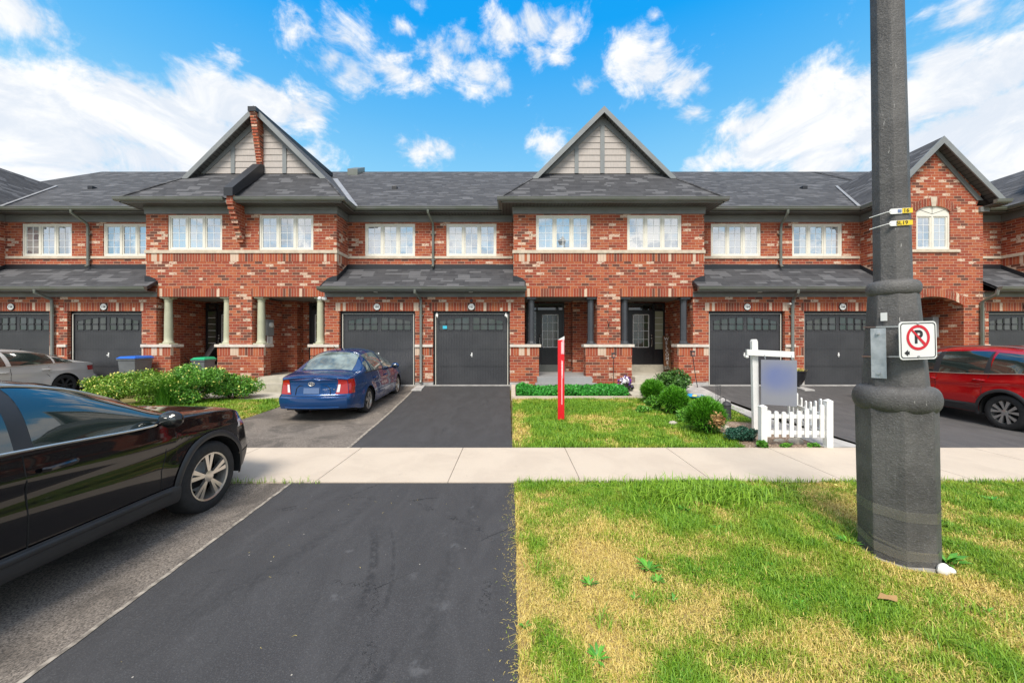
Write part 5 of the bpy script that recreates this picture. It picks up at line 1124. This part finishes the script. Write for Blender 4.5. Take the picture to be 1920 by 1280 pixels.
# flower pot by garage pier 164/166
rt = thing('flower_pot', 'large black plant pot with dry grass against the pier between garages 164 and 166', 'plant pot', (9.12, 11.95, G(11.95)))
b = MB(); b.lathe([(.10, .0), (.12, .02), (.22, .22), (.25, .42), (.27, .43), (.27, .47), (.24, .47), (.23, .40)], (0, 0, .10), 24); b.lathe([(.1, 0), (.06, .1)], (0, 0, 0), 12); b.build('pot', M['black'], rt, world=False, smooth=True)
bs = np.stack([rng.uniform(-.18, .18, 260), rng.uniform(-.18, .18, 260), np.full(260, .5)], 1); blades('plant', bs, rng.uniform(.06, .2, 260), .01, M['blade'], lean=1.0, dry=rng.uniform(.3, .8, 260), parent=rt)
def rock(label, x, y, r, seed): 
    r_ = random.Random(seed); b = MB(); b.sphere((x, y, G(y) + r[2] * .5), r, 12, 8); b.v = [(px + r_.uniform(-1, 1) * r[0] * .12, py + r_.uniform(-1, 1) * r[1] * .12, pz + r_.uniform(-1, 1) * r[2] * .12) for px, py, pz in b.v]; tag(b.build('garden_rock', M['rock'], loc=(x, y, G(y)), smooth=True), label, 'rock', 'pale garden rocks')
rock('pale rock in the grass between middle and nearest cedar balls', 3.28, 7.6, (.09, .06, .05), 1); rock('grey rock in the gravel left of the right fence post', 4.75, 6.25, (.12, .08, .07), 2); rock('small rusty rock in gravel behind the pickets', 4.55, 6.35, (.10, .06, .04), 3); rock('pale rock at the porch corner by the pansies', 3.98, 12.05, (.10, .1, .08), 4); rock('rounded stone at the foot of the large cedar ball', 4.05, 7.05, (.07, .06, .08), 5)
for i in range(70):
    pass
# bins and chair
def bin_(label, x, y, rz, lidm, sc=1.0):
    rt = thing('wheelie_bin', label, 'bin', (x, y, G(y)), 'refuse bins', rz=R(rz)); b = MB(); w0, w1, d0, d1 = .24 * sc, .30 * sc, .28 * sc, .36 * sc
    b.add([(-w0, -d0, .03), (w0, -d0, .03), (w0, d0, .03), (-w0, d0, .03), (-w1, -d1, .98), (w1, -d1, .98), (w1, d1, .98), (-w1, d1, .98)], [(0, 1, 2, 3), (4, 5, 6, 7), (0, 1, 5, 4), (1, 2, 6, 5), (2, 3, 7, 6), (3, 0, 4, 7)]); b.box(-w1 - .02, w1 + .02, -d1 - .02, d1 + .02, .93, .98)
    b.build('bin_body', mat('grey_bin', vary((.16, .17, .18), .1, 4), rough=.5), rt, world=False, bevel=.02)
    b = MB(); b.add([(-w1 - .03, -d1 - .04, .985), (w1 + .03, -d1 - .04, .985), (w1 + .03, d1 + .05, .985), (-w1 - .03, d1 + .05, .985), (-w1 + .03, -d1 + .05, 1.05), (w1 - .03, -d1 + .05, 1.05), (w1 - .03, d1, 1.06), (-w1 + .03, d1, 1.06)], [(0, 1, 2, 3), (4, 5, 6, 7), (0, 1, 5, 4), (1, 2, 6, 5), (2, 3, 7, 6), (3, 0, 4, 7)]); b.build('lid', lidm, rt, world=False, bevel=.015)
    for a in (-1, 1): b = MB(); b.lathe([(.1, 0), (.1, .05)], (a * w1 - (.05 if a > 0 else 0), d1 - .02, .1), 16, axis='x'); b.build('wheel', M['rubber'], rt, world=False)
BL = mat('blue_lid', color=(.02, .13, .55), rough=.4)
bin_('grey wheelie bin with a blue lid standing before garage 158', -11.9, 11.8, 3, BL, .85)
bin_('bin with a bright green lid behind the shrubs near house 158', -9.5, 11.5, 3, mat('green_lid', color=(.01, .35, .15), rough=.4), .62)
rt = thing('folding_chair', 'dark reclining folding chair on the porch of house 158', 'chair', (-11.25, 13.2, .605), rz=R(-35)); b = MB(); b.prism([(-.25, -.2, .40), (.25, -.2, .40), (.25, .22, .36), (-.25, .22, .36)], (0, 0, .03)); b.build('seat', dk, rt, world=False)
b = MB(); b.prism([(-.25, .22, .38), (.25, .22, .38), (.25, .55, 1.0), (-.25, .55, 1.0)], (0, .03, .02)); b.build('backrest', dk, rt, world=False)
for a in (-.26, .26):
    b = MB(); b.tube([(a, -.25, 0), (a, .25, .6)], .014); b.tube([(a, .3, 0), (a, -.2, .6), (a, .3, .62)], .014); b.build('leg', M['ink'], rt, world=False)

# ------------------------------------------------------------------ cars
def sm(e0, e1, v): t = min(max((v - e0) / (e1 - e0), 0), 1); return t * t * (3 - 2 * t)
def spl(pts):
    """monotone cubic through points sorted by x"""
    P = sorted(pts); xs = [p[0] for p in P]; ys_ = [p[1] for p in P]; n = len(P); d = [(ys_[i + 1] - ys_[i]) / (xs[i + 1] - xs[i]) for i in range(n - 1)]
    m_ = [d[0]] + [0 if d[i - 1] * d[i] <= 0 else 2 * d[i - 1] * d[i] / (d[i - 1] + d[i]) for i in range(1, n - 1)] + [d[-1]]
    def f(x):
        if x <= xs[0]: return ys_[0]
        if x >= xs[-1]: return ys_[-1]
        i = max(k for k in range(n - 1) if xs[k] <= x); h = xs[i + 1] - xs[i]; t = (x - xs[i]) / h
        return (2 * t ** 3 - 3 * t * t + 1) * ys_[i] + (t ** 3 - 2 * t * t + t) * h * m_[i] + (-2 * t ** 3 + 3 * t * t) * ys_[i + 1] + (t ** 3 - t * t) * h * m_[i + 1]
    return f
def car(spec, name, label, loc, rz):
    rt = thing(name, label, 'car', loc, rz=rz); S_ = spec
    top, deck, plan = spl(S_['top']), spl(S_['deck']), spl(S_['plan']); y0, y1 = S_['top'][0][0], S_['top'][-1][0]
    if y0 > y1: y0, y1 = y1, y0
    zs = S_['sill']; rw = S_['rw']; ax = S_['axles']; ra = S_['rarch']; crease = S_.get('crease', .78)
    end_r, end_f = S_['rear_off'], S_['front_off']   # z -> y shift near the ends
    fr_, ff_ = spl(end_r), spl(end_f)
    def yo(y, z): return y + fr_(z) * (1 - sm(y0, y0 + .5, y)) + ff_(z) * sm(y1 - .5, y1, y)
    def zlow(y):
        z = zs + .10 * (1 - sm(y0, y0 + .5, y)) * S_.get('lift', .5) + .10 * sm(y1 - .5, y1, y)
        for a in ax:
            d = abs(y - a)
            if d < ra: z = max(z, rw + math.sqrt(ra * ra - d * d) * 1.0)
        return z
    def Wd(y, z):
        zd = deck(y); t = min(max((z - zs) / max(zd - zs, .05), 0), 1)
        prof = .955 + .045 * math.sin(math.pi * min(t * .95 + .08, 1)) ** .8
        cr = .012 * math.exp(-((t - crease) / .045) ** 2) - .012 * math.exp(-((t - crease + .16) / .10) ** 2)
        fl = 0
        for a in ax:
            d = math.hypot(y - a, (z - rw)); fl = max(fl, .022 * math.exp(-((d - ra) / .11) ** 2))
        e_ = (1 - sm(y0, y0 + .25, y)) + sm(y1 - .3, y1, y)
        return plan(y) * (prof + cr * (1 - e_)) + fl * (1 - e_)
    def side(y, z, sg=1, off=0): return (sg * (Wd(y, z) + off), yo(y, z), z)
    def hgt(y): return max(top(y) - deck(y), .005)
    def ex(y): return 2.1 + S_['box'] * sm(.12, .45, hgt(y))
    def upper(y, t, sg=1, off=0):      # t in 0..1 fraction of height, 1 = centre line
        h = hgt(y); n_ = ex(y); wd = Wd(y, deck(y)); tum = S_['tum'] * sm(.08, .5, h) 
        x_ = wd * (1 - tum * t) * max(0, 1 - t ** n_) ** (1 / n_); z = deck(y) + h * t
        return (sg * (x_ + off), yo(y, z), z + off * t * .6)
    def up_phi(y, ph, sg=1, off=0):
        t = math.sin(ph) ** (2 / ex(y)); h = hgt(y); n_ = ex(y); wd = Wd(y, deck(y)); tum = S_['tum'] * sm(.08, .5, h)
        x_ = wd * (1 - tum * t) * math.cos(ph) ** (2 / n_); z = deck(y) + h * t
        return (sg * x_ + sg * off * math.cos(ph), yo(y, z) , z + off * math.sin(ph))
    # body loft, columns refined round the arches
    cols = set(np.round(np.linspace(y0, y1, 90), 4))
    for a in ax: cols |= {round(a + ra * math.sin(R(k)), 4) for k in range(-90, 91, 9)} | {round(a - ra - .002, 4), round(a + ra + .002, 4)}
    cols |= {round(y0 + .5 * (1 - math.cos(R(k))), 4) for k in range(0, 90, 8)} | {round(y1 - .5 * (1 - math.cos(R(k))), 4) for k in range(0, 90, 8)}
    cols = sorted(c for c in cols if y0 <= c <= y1)
    B = MB()
    for sg in (1, -1):
        B.grid(lambda y, f: side(y, zlow(y) + (deck(y) - zlow(y)) * f, sg), cols, list(np.linspace(0, 1, 15)))
        B.grid(lambda y, ph: up_phi(y, ph, sg), cols, list(np.concatenate([np.linspace(0, math.pi / 2 - .001, 18)])))
    def cap(a, f, e, off=0):
        y = y0 if e < 0 else y1; zb = zlow(y); zt_ = top(y); z = zb + (zt_ - zb) * f
        if z <= deck(y): w_ = Wd(y, z)
        else: t = (z - deck(y)) / hgt(y); w_ = upper(y, min(t, .999))[0]
        return (a * w_, yo(y, z) + e * (S_['bulge'] * (1 - abs(a) ** 2.4)) + e * off, z)
    def capz(a, z, e, off=0): y = y0 if e < 0 else y1; return cap(a, (z - zlow(y)) / (top(y) - zlow(y)), e, off)
    for e in (-1, 1): B.grid(lambda a, f: cap(a, f, e), list(np.linspace(-1, 1, 25)), list(np.linspace(0, 1, 20)))
    bm_name = MB(); body = B.build('body', S_['paint'], rt, world=False, smooth=True, tri=True)
    body.data.set_sharp_from_angle(angle=R(38))
    # underbody and arch liners
    U = MB(); U.box(-plan(0) * .86, plan(0) * .86, y0 + .25, y1 - .25, zs + .0, zs + .12)
    for a in ax:
        for sg in (1, -1):
            x1_ = Wd(a, rw + ra) - .015; b_ = [(ra * math.cos(R(k)), rw + ra * math.sin(R(k))) for k in range(-12, 193, 12)]
            U.grid(lambda i, xx: (sg * xx, a + b_[i][0], b_[i][1]), list(range(len(b_))), [x1_ - .30, x1_]); U.add([(sg * (x1_ - .30), a + p_, q_) for p_, q_ in b_], [tuple(range(len(b_)))])
    U.build('underbody', M['under'], rt, world=False, fix=False)
    patch = lambda fn, us, vs, nm, m, par=body: MB().grid(fn, us, vs).build(nm, m, par, world=False, smooth=True, fix=False)
    # wheels
    for a in ax:
        for sg in (1, -1):
            xo = Wd(a, rw + ra) - .03 + S_.get('wout', 0); tw = S_['tw']; c = (sg * xo, a, rw); b = MB(); f = sg
            sd_ = rw * .985; b.lathe([(rw * .64, -.01 * f), (rw * .70, 0.006 * f), (rw * .9, .004 * f), (rw * .965, -.012 * f), (rw, -.035 * f), (rw, (-tw + .035) * f), (rw * .95, -tw * f), (rw * .62, -tw * f)], c, 48, axis='x', cap=False)
            wh = b.build('wheel', M['rubber'], rt, world=False, smooth=True)
            b = MB(); ri = rw * S_['rim']; b.lathe([(ri, -.004 * f), (ri * 1.02, .002 * f), (ri * .95, -.004 * f), (ri * .90, -.05 * f), (ri * .88, -.12 * f), (ri * .88, -.16 * f)], c, 40, axis='x', cap=False); bk = MB(); bk.lathe([(ri * .89, -.125 * f), (.002, -.125 * f)], c, 32, axis='x'); bk.build('wheel_well', M['under'], wh, world=False)
            st_ = S_['spoke']; ns = st_[0]
            for k in range(ns):
                an = 2 * math.pi * k / ns + .31
                for dl in st_[1]:
                    w0_, w1_ = st_[2], st_[3]
                    def pt(rr, wv, dx_): aa = an + dl * (rr / ri) ** .8 + wv / rr; return (c[0] + dx_ * f, c[1] + rr * math.cos(aa), c[2] + rr * math.sin(aa))
                    r0_, r1_ = ri * .20, ri * .96; fr2 = [pt(r0_, -w0_, -.012), pt(r0_, w0_, -.012), pt(r1_, w1_, -.008), pt(r1_, -w1_, -.008)]
                    b.prism(fr2, (-.03 * f, 0, 0))
            b.lathe([(ri * .24, -.04 * f), (ri * .24, -.012 * f), (ri * .12, -.006 * f)], c, 20, axis='x'); b.build('rim', S_.get('rimm', M['alloy']), wh, world=False, smooth=True)
            b = MB(); b.lathe([(ri * .62, -.11 * f), (ri * .3, -.10 * f)], c, 32, axis='x'); b.build('brake_disc', M['under'] if not S_.get('disc') else S_['disc'], wh, world=False)
            if S_.get('clad'):
                pass
    # glass
    gm = S_['glass']
    if S_.get('ws'):
        a0, a1 = S_['ws']; patch(lambda y, s_: up_phi(y, R(90 - abs(s_) * 46), 1 if s_ >= 0 else -1, .006), list(np.linspace(a0, a1, 18)), list(np.linspace(-1, 1, 25)), 'windshield', gm)
    if S_.get('rw_'):
        a0, a1 = S_['rw_']; patch(lambda y, s_: up_phi(y, R(90 - abs(s_) * 44), 1 if s_ >= 0 else -1, .006), list(np.linspace(a0, a1, 18)), list(np.linspace(-1, 1, 25)), 'rear_window', gm)
    for sg in (1, -1):
        for (ya, yb_, ka, kb, t0, t1) in S_['side_glass']:
            patch(lambda f, t: upper((ya + ka * t) + ((yb_ + kb * t) - (ya + ka * t)) * f, t, sg, .006), list(np.linspace(0, 1, 20)), list(np.linspace(t0, t1, 10)), 'side_window', gm)
        # belt moulding and roof-line chrome
        b = MB(); ya, yb_ = S_['belt']; b.tube([(lambda p: (p[0], p[1], p[2]))(upper(y, .035, sg, .008)) for y in np.linspace(ya, yb_, 30)], .010, 6); 
        if S_.get('topchrome'): ya, yb_, tt = S_['topchrome']; b.tube([upper(y, tt, sg, .008) for y in np.linspace(ya, yb_, 40)], .011, 6)
        b.build('window_trim', S_.get('trimm', M['chrome']), body, world=False, smooth=True)
        b = MB()
        for seam in S_['seams']: b.tube([side(y + 0, z, sg, .0) for y, z in seam], .0045, 5)
        b.build('door_seam', M['under'], body, world=False)
        if S_.get('pillar'):
            for (ya, yb_, ka, kb) in S_['pillar']: patch(lambda f, t: upper((ya + ka * t) + ((yb_ + kb * t) - (ya + ka * t)) * f, t, sg, .005), [0, .5, 1], list(np.linspace(.03, S_['pillar_t'], 8)), 'door_pillar', M['plastic'])
        for (hy, hz) in S_['handles']:
            b = MB(); b.tube([side(hy - .10, hz, sg, .012), side(hy - .08, hz, sg, .034), side(hy + .07, hz + .005, sg, .034), side(hy + .10, hz + .005, sg, .012)], .018, 8); b.build('door_handle', S_['hm'], body, world=False, smooth=True)
        # cladding
        if S_.get('clad'):
            cz_ = S_['clad']
            ys_c = [c for c in cols if (ax[0] + ra if ax[0] < ax[1] else ax[1] + ra) < c < (max(ax) - ra)]
            patch(lambda y, f: side(y, zs + .005 + cz_ * f, sg, .012 + .018 * math.sin(math.pi * f) ** .5), ys_c, list(np.linspace(0, 1, 8)), 'sill_cladding', M['plastic'])
            patch(lambda y, f: side(y, zs + .008 + cz_ * (.62 + .30 * f), sg, .028 + .012 * math.sin(math.pi * f) ** .5), [c for c in ys_c if ys_c[0] + .18 < c < ys_c[-1] - .10], list(np.linspace(0, 1, 6)), 'sill_rib', M['plastic'])
            for a in ax:
                patch(lambda k, f: (lambda y_, z_: (lambda p: p)(side(y_, z_, sg, .010 + .01 * math.sin(math.pi * f))))(a + (ra + .065 * f - .005) * math.cos(R(k)), rw + (ra + .065 * f - .005) * math.sin(R(k))), list(range(-14, 195, 6)), [0, .3, .7, 1], 'arch_trim', M['plastic'])
    S_['extra'](rt, body, dict(side=side, upper=upper, up=up_phi, capz=capz, cap=cap, patch=patch, Wd=Wd, y0=y0, y1=y1, deck=deck, top=top, yo=yo)) if S_.get('extra') else None
    return rt
def mirror(F, body, y, z, m, sgs=(1, -1), glassm=None):
    for sg in sgs:
        p = F['side'](y, z - .03, sg, 0); b = MB(); b.tube([p, (p[0] + sg * .09, p[1] - .0, p[2] + .03)], .025, 6); b.sphere((p[0] + sg * .14, p[1] - .01, p[2] + .05), (.11, .06, .078), 16, 10); mo = b.build('wing_mirror', m, body, world=False, smooth=True)
        b = MB(); b.sphere((p[0] + sg * .14, p[1] - .03, p[2] + .05), (.09, .047, .06), 14, 8); b.build('mirror_glass', M['darkglass'], mo, world=False, smooth=True)
# black crossover
def ex_suv(rt, body, F):
    mirror(F, body, .78, 1.08, M['pblack'])
    for sg in (1, -1):
        F['patch'](lambda y, f: F['side'](y, .80 + (.085 + .02 * (2.2 - y)) * f * (1.0 - .3 * (2.1 - y)), sg, .004), list(np.linspace(1.80, 2.13, 14)), list(np.linspace(0, 1, 6)), 'headlight', M['lampw'])
        F['patch'](lambda y, f: F['side'](y, .80 + .06 * f, sg, .007), list(np.linspace(1.86, 2.0, 8)), list(np.linspace(0, 1, 5)), 'turn_signal', M['orange'])
        F['patch'](lambda y, f: F['side'](y, .30 + .2 * f, sg, .006), list(np.linspace(1.84, 2.19, 10)), [0, .5, 1], 'bumper_trim', M['plastic'])
    F['patch'](lambda a, z: F['capz'](a, z, 1, .006), list(np.linspace(-.55, .55, 16)), list(np.linspace(.58, .74, 5)), 'grille', M['plastic'])
suv = dict(paint=M['pblack'], glass=M['cglass'], sill=.27, rw=.368, axles=(-1.29, 1.37), rarch=.425, rim=.66, tw=.235, box=1.9, tum=.20, bulge=.10, crease=.80, lift=.6,
    top=[(-2.29, .86), (-2.25, 1.05), (-2.12, 1.38), (-1.95, 1.48), (-1.4, 1.56), (-.6, 1.58), (-.1, 1.565), (.25, 1.50), (.6, 1.36), (.95, 1.20), (1.12, 1.13), (1.6, 1.085), (1.95, 1.02), (2.12, .90), (2.21, .72)],
    deck=[(-2.29, .80), (-2.2, 1.0), (-1.8, 1.12), (-1, 1.10), (0, 1.06), (.6, 1.035), (1.1, 1.045), (1.6, 1.02), (1.95, .95), (2.12, .83), (2.21, .68)],
    plan=[(-2.29, .70), (-2.2, .80), (-2.0, .87), (-1.5, .915), (0, .92), (1.3, .915), (1.75, .885), (1.98, .81), (2.12, .72), (2.21, .60)],
    rear_off=[(.2, -.02), (.5, -.06), (.8, 0), (1.7, .02)], front_off=[(.2, -.06), (.5, .04), (.75, 0), (1.0, -.1), (1.7, -.1)],
    ws=(.30, 1.02), rw_=(-2.2, -1.98), side_glass=[(-.10, .86, .02, 0, .05, .84), (-1.08, -.20, -.02, .02, .05, .84), (-1.75, -1.16, .15, -.02, .05, .80)], belt=(-1.8, .86), topchrome=(-1.75, .88, .87), pillar=[(-.21, -.09, .02, .02)], pillar_t=.85,
    seams=[[(-.16, z) for z in np.linspace(.30, 1.05, 10)], [(.78 - .0 * z, z) for z in np.linspace(.30, .62, 5)] + [(.84, .75), (.86, .98)]] + [[(-1.02, z) for z in np.linspace(.6, 1.08, 6)]],
    handles=[(.02, .93), (-.9, .95)], hm=M['pblack'], clad=.17, spoke=(5, (-.17, .17), .011, .023), extra=ex_suv, disc=M['meter'])
car(suv, 'parked_car', 'glossy black crossover with grey cladding parked on the worn asphalt beside the black driveway', (-4.12, 2.63, -.058), 0)
# blue sedan, rear toward us
def ex_blue(rt, body, F):
    mirror(F, body, .55, .93, M['pblue'])
    for sg in (1, -1):
        b = MB(); b.grid(lambda a, z: F['capz'](sg * (a + (1 - a) * (z - .60) * 1.1), z - .02 * max(0, a - .8) / .2 * (z > .86), -1, .010), list(np.linspace(.66, .998, 12)), list(np.linspace(.60, .90, 9)))
        b.grid(lambda y, z: F['side'](y, z, sg, .008), list(np.linspace(F['y0'], F['y0'] + .17, 8)), list(np.linspace(.60, .90, 9))); lo_ = b.build('tail_light', M['red'], rt, world=False, smooth=True, fix=False)
        b = MB(); b.grid(lambda a, z: F['capz'](sg * (a + (1 - a) * (z - .60) * 1.1), z, -1, .015), list(np.linspace(.675, .76, 5)), list(np.linspace(.64, .80, 6))); b.build('reversing_lamp', M['lampw'], lo_, world=False, smooth=True, fix=False)
        F['patch'](lambda y, f: F['side'](y, .42 + .035 * f, sg, .010), list(np.linspace(-.85, .75, 20)), [0, .5, 1], 'side_moulding', M['pblue'])
    F['patch'](lambda a, z: F['capz'](a, z, -1, .010), list(np.linspace(-.27, .20, 8)), list(np.linspace(.615, .735, 5)), 'number_plate', mat('plate_slate', color=(.10, .16, .30), rough=.5))
    b = MB()
    fr2 = [(-.52, .58), (-.50, .72), (-.42, .78), (.42, .78), (.50, .72), (.52, .58)]; b.tube([F['capz'](a, z, -1, .003) for a, z in fr2], .007, 5); b.tube([F['capz'](a, .565, -1, .004) for a in np.linspace(-.98, .98, 21)], .007, 5); b.build('trunk_seam', M['under'], body, world=False)
    b = MB(); b.tube([F['capz'](a, .335, -1, .012) for a in np.linspace(-.8, .8, 17)], .014, 6); b.build('bumper_strip', M['pblue'], body, world=False, smooth=True)
    # emblem: slanted H in an oval
    b = MB(); c = Vector(F['capz'](-.04, .815, -1, .012)); n = 24
    b.tube([(c.x + .062 * math.cos(2 * math.pi * k / n), c.y, c.z + .034 * math.sin(2 * math.pi * k / n)) for k in range(n + 1)], .006, 6); b.tube([(c.x - .030, c.y, c.z - .024), (c.x - .014, c.y, c.z + .024)], .006, 5); b.tube([(c.x + .014, c.y, c.z - .024), (c.x + .030, c.y, c.z + .024)], .006, 5); b.tube([(c.x - .022, c.y, c.z - .004), (c.x + .022, c.y, c.z + .004)], .006, 5); b.build('emblem', M['chrome'], body, world=False, smooth=True)
    b = MB(); p = F['top'](-1.0); b.tube([(.0, -.98, p - .01), (-.06, -1.10, p + .14)], .006, 5); b.build('antenna', M['ink'], body, world=False)
    # head restraints and shelf seen through the rear glass
    b = MB(); c = F['capz'](.62, .70, -1, .006); b.lathe([(.012, 0), (.012, -.006)], c, 10, axis='y'); b.build('trunk_lock', M['chrome'], body, world=False)
sedan = dict(paint=M['pblue'], glass=M['bluglass'], sill=.20, rw=.298, axles=(-1.25, 1.25), rarch=.345, rim=.66, tw=.19, box=1.2, tum=.24, bulge=.12, crease=.74, lift=1.0,
    top=[(-2.14, .93), (-2.08, .98), (-1.9, 1.005), (-1.66, 1.03), (-1.46, 1.15), (-1.15, 1.36), (-.90, 1.45), (-.4, 1.485), (.1, 1.45), (.45, 1.33), (.85, 1.10), (1.1, .98), (1.6, .90), (2.0, .76), (2.14, .62)],
    deck=[(-2.14, .89), (-2.0, .94), (-1.6, .965), (-1, .945), (0, .91), (.8, .88), (1.2, .86), (1.7, .80), (2.0, .70), (2.14, .58)],
    plan=[(-2.14, .69), (-2.07, .735), (-1.9, .775), (-1.4, .825), (0, .85), (1.2, .84), (1.7, .80), (2.0, .72), (2.14, .58)],
    rear_off=[(.2, .02), (.30, -.07), (.45, -.11), (.545, -.11), (.575, -.02), (.62, -.01), (.84, .01), (.92, -.02), (.96, .03), (1.05, .08), (1.5, .08)], front_off=[(.2, -.02), (.5, .05), (.8, -.05), (1.5, -.1)],
    ws=(.20, 1.0), rw_=(-1.60, -1.03), side_glass=[(-.12, .78, .02, 0, .06, .80), (-1.0, -.22, .0, .02, .06, .80), (-1.34, -1.06, .12, 0, .06, .60)], belt=(-1.45, .85), pillar=None, trimm=M['ink'],
    seams=[[(-.17, z) for z in np.linspace(.24, .90, 10)], [(.84, z) for z in np.linspace(.24, .86, 8)], [(-1.0, .62), (-.93, .7), (-1.0, .93)], [(y, .235) for y in np.linspace(-.85, .84, 12)]], handles=[(.0, .77), (-.82, .79)], hm=M['pblue'], spoke=(5, (-.14, .14), .013, .024), extra=ex_blue)
car(sedan, 'parked_car', 'dark blue compact sedan parked before garage 160, rear toward the street', (-4.24, 10.04, G(9.6) - .005), R(2.4)).rotation_euler = (R(1.5), 0, R(2.4))
# silver sedan, nose toward the street
def ex_sil(rt, body, F):
    for sg in (1, -1): F['patch'](lambda y, z: F['side'](y, z, sg, .006), list(np.linspace(F['y0'] + .02, F['y0'] + .32, 8)), list(np.linspace(.74, .88, 6)), 'tail_light', M['red'], rt)
    b = MB(); b.tube([(0, -.95, F['top'](-.95)), (0, -1.03, F['top'](-.95) + .06)], .02, 6); b.build('antenna', M['ink'], body, world=False)
sil = dict(sedan); sil.update(paint=M['psilver'], glass=M['cglass'], rw=.325, rarch=.37, axles=(-1.38, 1.32), rim=.72, tw=.22, handles=[(-.02, .80), (-.92, .82)], hm=M['psilver'], rimm=M['plastic'], trimm=M['chrome'], spoke=(7, (0,), .02, .03), extra=ex_sil,
    top=[(-2.32, .94), (-2.2, 1.0), (-1.95, 1.04), (-1.6, 1.14), (-1.2, 1.28), (-.7, 1.40), (-.1, 1.435), (.3, 1.40), (.65, 1.27), (1.05, 1.06), (1.3, .98), (1.8, .90), (2.1, .76), (2.3, .62)],
    deck=[(-2.32, .90), (-2.1, .96), (-1.6, .99), (-1, .97), (0, .93), (.8, .90), (1.3, .88), (1.8, .80), (2.1, .70), (2.3, .58)],
    plan=[(-2.32, .66), (-2.2, .76), (-1.9, .84), (-1.3, .885), (0, .89), (1.3, .88), (1.8, .83), (2.1, .74), (2.3, .58)], ws=(.40, 1.2), rw_=(-1.95, -1.2), side_glass=[(-.1, .95, .02, 0, .06, .78), (-1.1, -.2, .0, .02, .06, .78), (-1.62, -1.15, .2, 0, .06, .6)], belt=(-1.62, 1.0), topchrome=(-1.6, 1.0, .82))
car(sil, 'parked_car', 'silver sedan backed up toward garage 158 behind the black crossover', (-14.12, 9.7, G(10.0)), R(180))
# red crossover
def ex_red(rt, body, F):
    mirror(F, body, .80, 1.05, M['pred'])
    for sg in (1, -1):
        b = MB(); b.tube([F['upper'](y, .955, sg, .03) for y in np.linspace(-1.75, .25, 24)], .014, 6); b.build('roof_rail', M['steel'], body, world=False, smooth=True)
        F['patch'](lambda y, z: F['side'](y, z, sg, .006), list(np.linspace(F['y0'] + .01, F['y0'] + .25, 8)), list(np.linspace(.80, .95, 6)), 'tail_light', M['red'], rt)
red = dict(suv); red.update(paint=M['pred'], sill=.27, rw=.335, rarch=.39, axles=(-1.33, 1.30), rim=.70, handles=[(-.02, .88), (-.93, .92)], hm=M['pred'], spoke=(5, (-.30, .30), .012, .030), extra=ex_red, rimm=mat('two_tone_rim', color=(.5, .5, .5), rough=.3, metal=.8), disc=M['under'],
    top=[(-2.18, .80), (-2.15, 1.0), (-2.05, 1.25), (-1.9, 1.45), (-1.5, 1.55), (-.7, 1.62), (-.1, 1.60), (.3, 1.52), (.65, 1.35), (1.0, 1.13), (1.15, 1.05), (1.6, 1.0), (1.85, .92), (1.96, .80), (2.03, .68)],
    deck=[(-2.18, .74), (-2.1, .96), (-1.7, 1.08), (-1, 1.03), (0, .99), (.6, .98), (1.1, .97), (1.6, .93), (1.85, .84), (1.96, .74), (2.03, .64)],
    plan=[(-2.18, .68), (-2.1, .78), (-1.9, .85), (-1.4, .895), (0, .90), (1.3, .895), (1.65, .87), (1.82, .80), (1.95, .70), (2.03, .56)], ws=(.32, 1.05), rw_=(-2.1, -1.9), side_glass=[(-.02, .90, .02, 0, .05, .80), (-.98, -.14, -.0, .02, .05, .80), (-1.65, -1.08, .16, .02, .05, .78)], belt=(-1.78, .9), topchrome=None,
    seams=[[(-.10, z) for z in np.linspace(.30, .98, 10)], [(.82, z) for z in np.linspace(.30, .97, 5)], [(-1.0, .62), (-.96, .75), (-1.08, 1.03)]], pillar=[(-.15, -.01, .02, .02), (-1.10, -.96, .12, 0)], pillar_t=.80)
car(red, 'parked_car', 'bright red crossover parked nose in behind the lamp post', (10.43, 8.46, G(7.6) - .01), R(-3.6))
